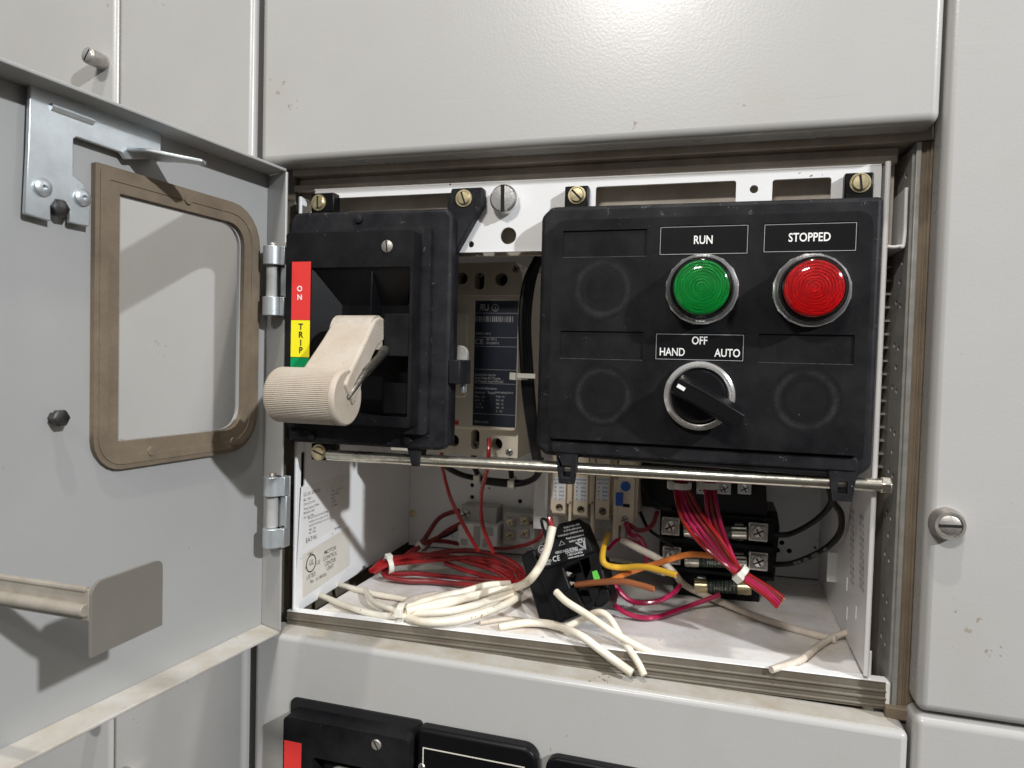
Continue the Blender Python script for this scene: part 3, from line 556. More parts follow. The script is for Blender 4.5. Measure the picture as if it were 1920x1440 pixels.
for (px, py, g, cc, nm) in ((1316, 543, 'glg', 'gcg', 'green pilot light under the run nameplate'), (1521, 545, 'glr', 'gcr', 'red pilot light under the stopped nameplate')):
    c = P(px, py, 3.4); o = bez(c).build('pilot_light', 'bezel', pp); o['label'] = nm
    cn = c + V((0, -2, 0)); prof = [(16.2, 0), (16.2, 10), (15.8, 13), (14.9, 15), (13.4, 16.2), (9, 17.4), (4, 18.0), (.01, 18.1)]
    MB().lathe(prof, cn, (0, -1, 0), 56).build('lens', g, o)
    MB().lathe([(16.9, 6.95), (16.05, 5.6), (15.95, 1.6), (.01, 1.6)], c, (0, -1, 0), 56).build('collar', 'blacks', o)
    prof = [(14.1, 7), (14.0, 11.8)]; r = 14.0; h = 11.8
    while r > 1.7:
        prof += [(r - .55, h + .75), (r - 1.1, h + .85), (r - 1.55, h + .12)]; r -= 1.55; h += .28 * r / 12.7
    prof.append((.01, h + .3))
    MB().lathe(prof, cn, (0, -1, 0), 128).build('lens_core', cc, o, ang=60)
c = P(1311, 742, 3.4); o = MB().lathe([(18.8, 0), (19.1, 2.0), (18.7, 3.8), (17.5, 4.4), (16.8, 3.4), (16.3, 4.6), (15.6, 5.4), (14.9, 4.6), (14.6, 2), (14.4, .8)], c, (0, -1, 0), 60).build('selector_switch', 'bezel', pp)
MB().lathe([(14.5, .5), (14.4, 6.5), (13.2, 8), (.01, 8.2)], c, (0, -1, 0), 48).build('knob_base', 'blacks', o)
dr = V((P(1404, 800, -15) - P(1270, 722, -15))).normalized(); sd = YY.cross(dr)
cy = c.copy(); cy.y = 0
prof = [(-13.5, 4.6), (-10, 5.4), (8, 5.2), (24, 4.4), (25, 3.6), (25, -4.6), (24, -5.2), (0, -5.8), (-12, -5.2), (-13.5, -4.4)]
m = MB(); k_ = len(prof); tops = [V((0, c.y - (20.5 if t < 0 else 21.5), 0)) for t, q in prof]
b0 = [V((cy.x, 0, cy.z)) + dr * (t * (.86 if t > 0 else 1)) + sd * q * 1.25 + V((0, c.y - 7, 0)) for t, q in prof]; b1 = [V((cy.x, 0, cy.z)) + dr * t + sd * q * .8 + tp_ for (t, q), tp_ in zip(prof, tops)]
m.add(b0 + b1, [tuple(range(k_)), tuple(range(k_, 2 * k_))[::-1]] + [(i, (i + 1) % k_, (i + 1) % k_ + k_, i + k_) for i in range(k_)])
kn = m.build('knob_lever', 'blacks', o, .7, 3)
fo = V((cy.x, c.y - 20.9, cy.z)); MB().obox(fo, dr, sd, V((0, -1, 0)), -12.2, -7.8, -1.0, 1.0, -.2, .4).build('pointer_mark', 'ink', kn)
for (px, py, an) in ((1082, 366, 2.35), (1613, 343, 1.7)):
    cq = P(px, py, 15); m = MB().box(cq.x - 7.5, cq.x + 6.5, 15.2, 21.9, cq.z - 9, cq.z + 5.6); tbm = m.build('mounting_tab', 'blacks', pp, .8)
    k = MB(); k.lathe([(5.2, 0), (5.2, .8), (.01, .8)], P(px, py, 15.2), (0, -1, 0), 24); k.screw(P(px, py, 14.6), 4.3, 2.2, an); k.build('brass_screw', ['brass', 'dark'], tbm)
for (px, z0, w_) in ((1062, 112.5, 11.5), (1580, 114.5, 12)):
    cq = P(px, 880, 8); x0, x1 = cq.x - w_ / 2, cq.x + w_ / 2
    MB().py([(x0 - 1, 132), (x1 + 1, 132), (x1 - 1, z0), (x0 + 1.5, z0)], 7, 12, [rr(cq.x - 2.2, z0 + 4, cq.x + 2.6, z0 + 10.5, .2)]).build('rod_clip', 'blackd', pp, .5)
    MB().box(cq.x - 2.6, cq.x + 3, 12.1, 12.6, z0 + 3, z0 + 11).build('clip_back', 'dark', pp)

# ================================================================== CIRCUIT BREAKER
YB = 78
cb = thing('circuit_breaker', (120, YB, 118), 'ivory moulded circuit breaker with navy rating label behind the gap between black panels', 'circuit breaker')
x1b = P(985, 600, YB).x; zt_ = P(920, 492, YB).z; zb_ = P(920, 856, YB).z
def cp(px, py, y=YB): q = P(px, py, y); return (q.x, q.z)
MB().py([(60, zb_), (x1b - 3, zb_), (x1b - 3, zt_ - 8), (x1b - 8, zt_), (60, zt_)], YB, 150, [circ(*cp(866, 522), 4.3), circ(*cp(940, 524), 4.6), rr(cp(890, 520)[0], cp(890, 543)[1], cp(908, 520)[0], cp(890, 511)[1], 3),
    circ(*cp(850, 826), 4.4), circ(*cp(931, 833), 4.4), rr(cp(883, 820)[0], cp(883, 842)[1], cp(899, 820)[0], cp(883, 805)[1], 3)]).build('body', 'ivory', cb, .8, 2)
MB().box(62, x1b - 6, YB + 12, YB + 13, zb_ + 2, zt_ - 2).build('terminal_well', 'dark', cb)
cf = (cp(858, 553)[1], cp(858, 800)[1])
MB().py(rr(60, cp(900, 803)[1], cp(975, 700)[0], cp(900, 555)[1], [2, 1, 1, 3]), YB - 7, YB - .05).build('cover', 'ivory', cb, 1, 3)
MB().py(rr(60, cp(900, 745)[1], cp(876, 700, YB - 7)[0], cp(860, 590)[1], 2), YB - 9, YB - 7.05).build('toggle_escutcheon', 'ivory', cb, .8)
yl = YB - 7
q = bx(889, 564, 969, 800, yl); lbl = MB().box(q[0], q[2], yl - .35, yl - .05, q[1], q[3]).build('rating_label', 'navy', cb)
m = MB()
for py in (590, 635, 652, 695, 721, 778): a_ = P(889, py - 3, yl - .4); m.box(q[0], q[2], yl - .45, yl - .36, a_.z - .12, a_.z + .12)
a_, b_ = P(891, 593, yl), P(962, 604, yl)
random.seed(2); xx = a_.x
while xx < b_.x: w_ = random.choice((.3, .5, .8)); m.box(xx, xx + w_, yl - .45, yl - .36, b_.z, a_.z); xx += w_ + random.choice((.4, .6, 1))
m.build('printed_lines', 'inkd', lbl)
T = lambda t, px, py, h, al='LEFT', wf=.85: (t, h, P(px, py, yl - .4), XX, ZZ, al, wf)
lettering('lettering', [('UR', 4.6, P(908, 576, yl - .4), -XX, ZZ, 'CENTER', .85), T('CE', 890, 640, 3.6, wf=1.1), T('IEC 947-2', 912, 636, 1.6), T('EN 60947-2', 912, 643, 1.6), T('SERIES G 100 A', 891, 625, 1.5), T('Suitable For Use On', 890, 702, 1.6), T('Single-Phase AC Circuits', 890, 708, 1.6), T('and Replace Type HFD AIC', 890, 714, 1.6),
    T('Terminal Information', 890, 727, 1.6), T('Line/Load    Torque', 890, 735, 1.6), T('Wire   in-lb', 890, 743, 1.4), T('14-10   35', 890, 750, 1.4), T('8   40', 893, 757, 1.4), T('6-4   45', 893, 763, 1.4), T('Interrupting Rated', 928, 735, 1.5), T('Volts  kA', 930, 743, 1.4), T('240   65', 930, 750, 1.4), T('480   35', 930, 757, 1.4), T('600   18', 930, 764, 1.4), T('3   125', 930, 771, 1.4), T('Made in U.S.A.', 890, 790, 1.5)], 'inkd', lbl)
q = P(929, 577, yl); MB().py(circ(q.x, q.z, 2.6, 20), yl - .46, yl - .36, [circ(q.x, q.z, 2.1, 20)]).build('certification_mark', 'inkd', lbl)
lettering('lettering', [('S', 2.6, P(929, 577, yl - .4), XX, ZZ, 'CENTER', 1)], 'inkd', lbl)
q = bx(838, 788, 860, 796, yl - .1); MB().box(q[0], q[2], yl - .3, yl - .05, q[1], q[3]).build('red_mark', 'red', cb)
m = MB()
for (px, py) in ((968, 505), (900, 514), (893, 834), (955, 848)): m.cross(P(px, py, YB + (0 if px in (968, 955) else 6)), 2.7, .8)
m.build('screw', ['steel', 'dark'], cb)

# ================================================================== CONTACTOR + OVERLOAD
YK = 108
ct = thing('contactor', (230, 150, 40), 'cream three pole contactor with blue printed stickers below the rod', 'contactor')
def fb(a, b_, c, d_, y=YK): return bx(a, b_, c, d_, y)
q = fb(1032, 870, 1196, 985, YK + 8); MB().box(q[0], q[2], YK + 9, 200, q[1] + 8, q[3] + 20).build('body', 'cream', ct, .6)
q = fb(1034, 955, 1150, 1020, YK + 14); MB().box(q[0], q[2], YK + 18, 196, q[1] + 2, q[3] + 1).build('lower_body', 'steel', ct, .6)
for (x0, x1, yb, yh) in ((1036, 1061, 962, 952), (1076, 1102, 966, 956), (1117, 1143, 970, 959)):
    a = fb(x0, 872, x1, yb); hc = P((x0 + x1) / 2, yh, YK)
    po = MB().py(rr(a[0], a[1], a[2], a[3] + 12, .3), YK, YK + 9, [circ(hc.x, hc.z, 2.9, 20)]).build('pole', 'cream', ct, .35)
    if 1:
        vs_ = [(a[0], YK, a[1]), (a[2], YK, a[1]), (a[2], YK + 6, a[1] - 3), (a[0], YK + 6, a[1] - 3)]
        m = MB().add(vs_ + [(v[0], YK + 8.9, v[2]) for v in vs_], [(0, 1, 2, 3), (0, 4, 5, 1), (1, 5, 6, 2), (2, 6, 7, 3), (3, 7, 4, 0), (4, 7, 6, 5)]); m.build('chamfer', 'cream', po)
    MB().cross(hc + V((0, 6, 0)), 2.7, 1).build('terminal_screw', ['steel', 'dark'], po)
    sa = fb(x0 + 2, 896, x1 - 2, 938, YK - .1); MB().box(sa[0], sa[2], YK - .12, YK - .02, sa[1], sa[3]).build('sticker', 'paperw', po)
    its = [('AUXILIARY', 1.4, ((sa[0] + sa[2]) / 2, YK - .15, sa[3] - 1.2), XX, ZZ, 'CENTER', .95)]
    for i, (t1, t2) in enumerate((('INT', 'TYP'), ('A', '24.5'), ('B', '28.8'), ('C', '34.8'), ('D', '27.5'))): its += [(t1, 1.6, (sa[0] + .8, YK - .15, sa[3] - 4 - i * 2.9), XX, ZZ, 'LEFT', 1), (t2, 1.6, (sa[2] - .6, YK - .15, sa[3] - 4 - i * 2.9), XX, ZZ, 'RIGHT', 1)]
    lettering('lettering', its, 'inkblue', po)
m = MB()
for (x0, x1) in ((1063, 1073), (1104, 1115), (1145, 1156)): a = fb(x0, 872, x1, 945, YK + 4); m.box(a[0], a[2], YK + 4, YK + 9.5, a[1], a[3] + 12)
for (x0, x1, yb) in ((1066, 1071, 985), (1107, 1113, 1010)): a = fb(x0, 940, x1, yb, YK + 4); m.box(a[0], a[2], YK + 4, YK + 9.6, a[1], a[3])
m.build('divider', 'cream', ct, .3)
ol = thing('overload_relay', (250, 140, 40), 'cream overload relay with round blue dial and blue reset button beside the contactor', 'relay')
a = fb(1159, 872, 1189, 987, YK - 4); MB().box(a[0], a[2], YK - 4, 190, a[1], a[3] + 10).build('body', 'cream', ol, .5)
a2_ = fb(1144, 930, 1164, 1016, YK - 2); MB().box(a2_[0] + 2, a2_[2] - 1.5, YK - 2, 185, a2_[1], a2_[3] + 12).build('side_body', 'cream', ol, .5)
a3 = fb(1164, 984, 1172, 1017, YK - 5); MB().box(a3[0], a3[2], YK - 5, 150, a3[1], a3[3]).build('side_post', 'greyp', ol, .3)
c = P(1173, 912, YK - 4); MB().lathe([(3.5, 0), (3.4, 1), (.01, 1)], c, (0, -1, 0), 24).build('dial', 'blue', ol)
a = fb(1154, 925, 1167, 949, YK - 9); MB().box(a[0], a[2], YK - 9, YK - 4.05, a[1], a[3]).build('reset_button', 'blue', ol, .5)
a = fb(1168, 945, 1181, 951, YK - 4); MB().box(a[0], a[2], YK - 4.3, YK - 4.02, a[1], a[3]).build('trip_slot', 'dark', ol)
MB().cross(P(1171, 974, YK - 4), 2.6, 1.6).build('terminal_screw', ['steel', 'dark'], ol)
q = bx(1020, 888, 1030, 985, 180); MB().box(q[0] - 5, q[2] + 2, 165, 204, q[1], q[3] + 10).build('contactor_bracket', 'white', ct, .3)

# terminal block, relay on the back plate
tbk = thing('terminal_block', (170, 190, 30), 'small grey terminal block with four screws on the back plate', 'terminal block')
a = fb(942, 962, 1002, 1026, 182); MB().box(a[0], a[2], 183, 204, a[1], a[3]).build('body', 'greyp', tbk, 1)
for (px, py) in ((957, 979), (984, 976), (957, 1003), (984, 1000)):
    c = P(px, py, 182); o = MB().box(c.x - 4, c.x + 4, 181, 183.1, c.z - 3.8, c.z + 3.8).build('clamp_plate', 'steel', tbk, .4); MB().cross(c + V((0, -1, 0)), 2.8, 1.5).build('terminal_screw', ['brass', 'dark'], o)
rly = thing('control_relay', (150, 190, 30), 'small white control relay with grey sockets behind the hanging red wires', 'relay')
a = fb(858, 984, 932, 1030, 176); MB().box(a[0], a[2], 176, 204, a[1], a[3]).build('body', 'paperw', rly, .8)
for (x0, y0, x1, y1) in ((864, 1010, 876, 1022), (888, 986, 900, 1024), (905, 1010, 913, 1026), (908, 988, 924, 1004)):
    b_ = fb(x0, y0, x1, y1, 175.8); MB().box(b_[0], b_[2], 175, 175.95, b_[1], b_[3]).build('socket', 'greyp', rly, .2)
a = fb(862, 950, 930, 982, 184); MB().box(a[0], a[2], 186, 204, a[1], a[3]).build('terminal_deck', 'greyp', rly, .8)
MB().cross(P(873, 964, 186), 4.5, 2).build('terminal_screw', ['steel', 'dark'], rly)

# ================================================================== TRANSFORMER + FUSE BLOCK
tf = thing('control_transformer', (300, 150, 90), 'black control transformer with small silver terminals above the fuse block', 'transformer')
a = fb(1205, 830, 1440, 962, 128); 
MB().py([(a[0], a[1]), (a[2] + 1, a[1]), (a[2] - 3, a[3]), (a[0], a[3] - 4)], 132, 203).build('core', 'dark', tf, 1)
m = MB().tube([P(1205, 900, 125), P(1225, 945, 120), P(1260, 952, 118)], 2.2); m.build('lead', 'wbl', tf)
for px in (1318, 1358, 1396):
    c = P(px, 916, 128); o = MB().box(c.x - 4.6, c.x + 4.6, 127, 131.9, c.z - 4, c.z + 5).build('terminal', 'zinc', tf, .5); MB().cross(c + V((0, -1, 0)), 3, 1.5).build('terminal_screw', ['chrome', 'dark'], o)
YF = 126
fbk = thing('fuse_block', (300, 140, 25), 'black fuse block with three cartridge fuses and silver screw terminals', 'fuse holder')
a = fb(1236, 958, 1455, 1084, YF + 10)
MB().py([(a[0], a[1]), (a[2] - 6, a[1]), (a[2], a[1] + 5), (a[2] + 2, a[3] - 8), (a[2], a[3] + 3), (a[0], a[3])], YF + 10, 175).build('base', 'blacks', fbk, 1)
a = fb(1262, 1070, 1425, 1128, YF + 8); MB().box(a[0], a[2], YF + 10.2, 165, a[1], a[3] + 4).build('base', 'blacks', fbk, 1)
m = MB()
for (y0, y1) in ((1016, 1026), (1072, 1080), (964, 970)): b_ = fb(1240, y0, 1452, y1, YF + 2); m.box(b_[0], b_[2], YF + 3, YF + 10.1, b_[1], b_[3])
m.build('barrier', 'blacks', fbk, .5)
for k, (xl, xr, yc_, f0, f1) in enumerate(((1257, 1422, 995, 1282, 1400), (1259, 1422, 1050, 1284, 1400), (None, None, 1098, 1302, 1408))):
    if xl:
        for px, py in ((xl, yc_ - 8 + 0), (xr, yc_ + 3)):
            c = P(px, py, YF); o = MB().box(c.x - 6.6, c.x + 6.6, YF + 3, YF + 9.9, c.z - 7.5, c.z + 6).build('terminal', 'chrome', fbk, .8)
            MB().box(c.x - 5.4, c.x + 5.4, YF, YF + 2.9, c.z - 5.4, c.z + 4.6).build('clamp_plate', 'steel', o, .6)
            MB().cross(c, 4.0, 2.2).build('terminal_screw', ['chrome', 'dark'], o)
    a_, b_ = P(f0, yc_, YF + 1), P(f1, yc_ + 4, YF + 1); L = (b_ - a_).length; dx = (b_ - a_).normalized()
    fu = MB().cyl(a_ + dx * L * .2, b_ - dx * L * .2, 4.6, 24).build('fuse', 'fuse', fbk)
    MB().cyl(a_, a_ + dx * L * .24, 5.1, 24).build('ferrule', 'brass' if k == 2 else 'rod', fu, .4); MB().cyl(b_ - dx * L * .24, b_, 5.1, 24).build('ferrule', 'brass' if k == 2 else 'rod', fu, .4)
    if k:
        mid = (a_ + b_) / 2; m = MB()
        for i in range(9): m.lathe([(4.68, 0), (4.68, .35)], mid + dx * (-8 + i * 1.9 + (i % 3) * .3), dx, 20)
        m.build('fuse_print', 'inkd', fu)
        lettering('lettering', [('FNQ-R 2', 2.2, mid + V((0, -4.9, 0)), dx, ZZ, 'CENTER', 1)], 'ink', fu)
    for q in (a_ + dx * L * .12, b_ - dx * L * .12):
        MB().box(q.x - 3.2, q.x + 3.2, YF + 3, YF + 9.9, q.z - 6.2, q.z + 5.6).build('fuse_clip', 'zinc', fbk, .6)

# ================================================================== CURRENT SENSOR
O_ = P(1062, 1085, 62); SU = V((math.cos(math.radians(19)), -.05, math.sin(math.radians(19)))).normalized()
SVv = V((-math.sin(math.radians(19)), .45, math.cos(math.radians(19)))); SVv = (SVv - SU * SVv.dot(SU)).normalized(); SN = SU.cross(SVv)   # SN faces the camera
def sp(px, py, off=0):
    r = ray(px, py); o2 = O_ + SN * off; tt = (o2 - CAM).dot(SN) / r.dot(SN); p = CAM + r * tt; return ((p - O_).dot(SU), (p - O_).dot(SVv))
SF = (O_, SU, SVv, SN)
cs = thing('current_sensor', O_, 'black split-core current sensor lying tilted among the wires with white print', 'current sensor')
body = [sp(*q) for q in ((1012, 1058), (1114, 1034), (1124, 1036), (1133, 1082), (1110, 1142), (1054, 1166), (1044, 1163), (1008, 1078))]
win = [sp(*q) for q in ((1056, 1065), (1085, 1054), (1107, 1125), (1083, 1138))]
MB().prism(body, SF, -22, 0, [win]).build('body', 'blacks', cs, 1.2, 3)
side = [sp(*q) for q in ((974, 1044), (985, 1032), (1001, 1028), (1011, 1058), (1050, 1166), (1008, 1161))]
MB().prism(side, SF, -24, -1.5).build('side_housing', 'blacks', cs, 2, 3)
foot = [sp(*q) for q in ((1110, 1085), (1133, 1083), (1143, 1112), (1140, 1126), (1126, 1138), (1112, 1139))]
MB().prism(foot, SF, -20, -2).build('foot', 'blacks', cs, 1.5, 3)
top = [sp(*q, 3) for q in ((1022, 1066), (1000, 1032), (1038, 1000), (1046, 982), (1086, 971), (1112, 1034))]
MB().prism(top, SF, -20, 3).build('cover', 'black', cs, 1.3, 2)
pl_ = [sp(*q, 2.2) for q in ((1040, 1115), (1076, 1100), (1096, 1140), (1056, 1160))]
MB().prism(pl_, SF, -1, 1.6).build('jaw', 'blacks', cs, .8)
MB().prism([sp(*q, .2) for q in ((1110, 1072), (1119, 1069), (1125, 1084), (1124, 1088), (1114, 1089))], SF, .05, .5).build('sticker', 'lime', cs, .1)
m = MB()
for (a_, b_, c_) in (((1058, 1070), (1072, 1074), (1060, 1086)), ((1061, 1088), (1078, 1092), (1066, 1104))): m.prism([sp(*q, -4) for q in (a_, b_, c_)], SF, -14, -4)
m.build('core_teeth', 'steel', cs, .3)
MB().prism(win, SF, -21.9, -16).build('window_back', 'dark', cs)
def st(t, px, py, h, al='CENTER', wf=.9, up=0):
    a_, b_ = sp(px, py, 3.1); a2 = math.radians(up); return (t, h * .8, O_ + SU * a_ + SVv * b_ + SN * 3.1, SU, SVv, al, wf)
lettering('lettering', [st('Made in the USA', 1072, 986, 1.7), st('of US & other parts', 1073, 992, 1.6), st('WARNING! ADDING AND', 1070, 1000, 1.6), st('Read instructions', 1078, 1006, 1.8), st('before installing', 1082, 1012, 1.8), st('VERIS INDUSTRIES', 1062, 1032, 2.3, wf=.8), st('USA 503-598-4564', 1077, 1033, 1.7), st('1-800-354-8556', 1078, 1038, 1.7), st('www.veris.com', 1080, 1043, 1.8), st('CE', 1043, 1047, 4.6), st('LISTED', 1027, 1052, 1.8), st('3KNC', 1027, 1057, 1.8), st('UL', 1016, 1030, 2.6)], 'ink', cs, .0)
m = MB(); q = sp(1016, 1030, 3.1); m.prism(circ(*q, 2.8, 20), SF, 3.05, 3.2, [circ(*q, 2.3, 20)])
tq = [sp(*q, 3.1) for q in ((1052, 1013), (1048, 1024), (1060, 1020))]; ti = [((a[0] * .68 + sum(x[0] for x in tq) / 3 * .32), (a[1] * .68 + sum(x[1] for x in tq) / 3 * .32)) for a in tq]
m.prism(tq, SF, 3.05, 3.2, [ti])
m.prism([sp(*q, 3.1) for q in ((1078, 1018), (1082, 1016), (1094, 1025), (1093, 1013), (1097, 1012), (1099, 1031))], SF, 3.05, 3.2); m.prism(circ(*sp(1088, 1014, 3.1), 1.6, 16), SF, 3.05, 3.2, [circ(*sp(1088, 1014, 3.1), .8, 16)])
m.build('printed_mark', 'inkd', cs)

# ================================================================== WIRES
def wire(pts, r, m_, label, name='wire', cat='wire', group=None, tip=None, parent=None, k=10):
    m = MB(); m.tube(pts, r, k); o = m.build(name, m_, parent)
    if label: tag(o, label, cat, group)
    if tip is not None:
        a, b_ = V(pts[-2]), V(pts[-1]); dd = (b_ - a).normalized(); MB().cyl(b_ - dd * .5, b_ + dd * .6, r * .42, 8).build('bare_tip', tip, o)
    return o
def tie(c, ax, r, par=None, label=None, head=True, hd_=None, wdt=2.0):
    ax = V(ax).normalized(); m = MB(); m.lathe([(r, -wdt), (r + .7, -wdt), (r + .7, wdt), (r, wdt), (r, -wdt)], c, ax, 24)
    hdir = V(hd_).normalized() if hd_ else V((0, -1, 0)); hdir = (hdir - ax * hdir.dot(ax)).normalized(); sde = ax.cross(hdir)
    m.obox(V(c) + hdir * r, ax, sde, hdir, -2.4, 2.4, -2.6, 2.6, 0, 3.2)
    o = m.build('cable_tie', 'nylon', par, .3)
    if label: tag(o, label, 'cable tie', 'white nylon cable ties')
    return o
# hanging red wires
wire([P(917, 822, 66), P(916, 850, 62), P(913, 880, 66), P(902, 930, 80), P(905, 985, 92), P(925, 1036, 96)], 1.5, 'wred', 'straight red wire hanging from the breaker, right of the two')
wire([P(828, 850, 66), P(830, 880, 70), P(845, 935, 82), P(875, 995, 92), P(897, 1033, 96)], 1.5, 'wred', 'curving red wire hanging from the rod, left of the two')
# red coil
rc = thing('wire_coil', (110, 80, 15), 'coil of red wires tied at its left end on the tray floor', 'wire coil')
def fp(px, py, h): return F(px, py, h)
coil = [[(694, 1071, 10), (726, 1048, 16), (781, 1044, 18), (834, 1035, 20), (887, 1033, 20), (939, 1044, 18), (974, 1064, 14), (983, 1083, 10), (968, 1096, 7)],
        [(700, 1073, 9), (728, 1059, 14), (781, 1053, 16), (834, 1049, 17), (887, 1046, 17), (934, 1054, 15), (966, 1070, 12), (977, 1088, 9)],
        [(699, 1067, 12), (728, 1053, 15), (768, 1045, 19), (807, 1041, 20), (842, 1044, 18), (887, 1057, 13), (926, 1070, 10), (958, 1089, 7)],
        [(735, 1051, 17), (781, 1040, 21), (830, 1043, 17), (880, 1050, 14), (925, 1063, 12), (956, 1080, 9), (970, 1094, 7)],
        [(721, 1062, 10), (727, 1072, 8), (742, 1076, 7), (781, 1076, 6), (834, 1081, 6), (887, 1086, 6), (940, 1090, 6)],
        [(716, 1064, 9), (718, 1074, 7), (729, 1083, 5), (768, 1089, 4), (808, 1090, 4), (860, 1095, 4), (905, 1099, 5)],
        [(834, 1056, 13), (873, 1070, 10), (913, 1081, 8), (954, 1092, 7)], [(842, 1045, 17), (900, 1052, 15), (948, 1068, 12), (962, 1084, 9), (955, 1094, 7)]]
for i, c in enumerate(coil):
    o = wire([fp(a, b_, h) for a, b_, h in c], 1.95, 'wred' if i not in (4, 5) else 'wdred', None, parent=rc)
tie(fp(729, 1060, 13), fp(745, 1057, 13) - fp(715, 1064, 12), 6.0, rc, hd_=(0, -.3, 1))
# thin wires at the relay
tie(P(791, 1020, 150), P(800, 1010, 150) - P(780, 1032, 150), 3.6, None, 'clear cable tie around thin dark red wires by the back plate')
for i, (pts, mm_, lb_) in enumerate([([P(762, 1050, 130), P(791, 1018, 150), P(820, 975, 178), P(842, 962, 188), P(862, 958, 190)], 'wdred', 'thick dark red wire rising to the relay terminal'),
    ([P(752, 1048, 128), P(786, 1022, 150), P(815, 1010, 165), P(845, 995, 180), P(860, 985, 184)], 'wred', 'thin red wire running to the relay beside the black one'),
    ([P(793, 1032, 150), P(805, 1015, 160), P(835, 1005, 172), P(858, 992, 180)], 'wbl', 'thin black wire running to the relay'),
    ([P(757, 1056, 126), P(796, 1018, 150), P(830, 1015, 168), P(862, 1020, 178)], 'wdred', 'dark red wire running level into the relay side'),
    ([P(796, 1032, 148), P(812, 1014, 158), P(840, 992, 170), P(868, 978, 176)], 'wdred', 'thin dark red wire crossing above the black one')]):
    wire(pts, (2.1, 1.6, 1.2, 1.9, 1.2)[i], mm_, lb_)
wire([P(996, 980, 180), P(1012, 988, 170), P(1014, 1005, 165), P(990, 1020, 160), P(950, 1028, 160), P(925, 1028, 165)], 1.6, 'wdred', 'dark red wire looping from the terminal block')
# black cables arc below the breaker
for i, (pts, r) in enumerate([([P(832, 872, 100), P(860, 888, 110), P(895, 897, 120), P(950, 903, 125), P(990, 903, 120), P(1010, 885, 105), P(1014, 860, 95)], 2.2), ([P(900, 902, 122), P(960, 908, 126), P(1000, 898, 112), P(1018, 870, 98)], 2.4), ([P(888, 856, 100), P(890, 875, 110), P(898, 894, 120)], 2.2), ([P(957, 860, 100), P(958, 880, 112), P(960, 902, 122)], 2.0)]):
    wire(pts, r, 'wbl', ('long black wire sagging below the rod under the breaker', 'black wire doubling the sag beside the long one', 'short black wire dropping left under the breaker', 'short black wire dropping right under the breaker')[i])
tie(P(898, 896, 118), XX, 3.6, None, 'left cable tie on the sagging black wires'); tie(P(962, 905, 120), XX, 4.2, None, 'right cable tie on the sagging black wires')
bb = thing('wire_bundle', (180, 60, 130), 'bundle of black wires running down beside the breaker', 'wire bundle')
for i in range(5):
    o_ = (i - 2) * 3.5
    wire([P(1012 + o_ * .5, 478, 66 + i), P(992 + o_, 530, 62 + i * 2), P(984 + o_, 600, 60 + i * 2), P(987 + o_, 680, 60 + i), P(992 + o_, 750, 64), P(1002 + o_ * .7, 830, 72), P(1010 + o_ * .5, 880, 84)], 2.0, 'wbl', None, parent=bb)
tie(P(976, 706, 58), (P(986, 690, 58) - P(984, 720, 58)), 4.6, bb, hd_=(-.6, -1, 0)); 
MB().obox(P(987, 705, 52), XX, ZZ, YY, -6, 6, -1.6, 1.6, 0, 1).build('tie_strap', 'nylon', bb, .2)
# white coil
wc = thing('wire_coil', (120, 40, 12), 'coil of thick cream white wires gathered at the left by a tie', 'wire coil')
RW = 2.6
wcs = [[(758, 1142, 7), (773, 1136, 9), (821, 1120, 11), (873, 1109, 12), (913, 1098, 12), (955, 1095, 10)],
       [(757, 1147, 6), (821, 1138, 9), (873, 1122, 11), (915, 1113, 11), (968, 1100, 10)],
       [(757, 1151, 5), (834, 1147, 8), (887, 1136, 9), (926, 1123, 9), (977, 1108, 9)],
       [(755, 1154, 4), (775, 1162, 4.5), (794, 1166, 5), (834, 1166, 6), (887, 1155, 7), (939, 1137, 7), (972, 1119, 7)],
       [(757, 1152, 3), (820, 1157, 3.5), (887, 1146, 4), (939, 1130, 4), (973, 1113, 5)],
       [(755, 1143, 6), (766, 1128, 7), (794, 1119, 6), (818, 1115, 5)], [(762, 1146, 8), (830, 1129, 11), (890, 1116, 12), (940, 1105, 11)]]
for i, c in enumerate(wcs): wire([fp(*q) for q in c], RW, 'wwhite' if i != 5 else 'wwhite2', None, parent=wc, k=12)
tie(fp(757, 1150, 5), XX + ZZ * .15, 6.3, wc, hd_=(0, -1, .3), wdt=2.6)
o = wire([fp(965, 1103, 9), P(990, 1090, 36), P(1012, 1062, 34), P(1026, 1030, 38), P(1033, 1002, 42), P(1036, 988, 44)], 2.7, 'wwhite', None, parent=wc, k=12)
m = MB().tube([P(1035, 990, 44), P(1032, 978, 45), P(1030, 970, 46)], 1.6); m.build('inner_core', 'wred', o)
m = MB().tube([P(1035, 992, 45), P(1024, 975, 47), P(1015, 976, 50), P(1022, 1002, 54), P(1026, 1012, 56)], 1.0); m.build('inner_core', 'wbl', o)
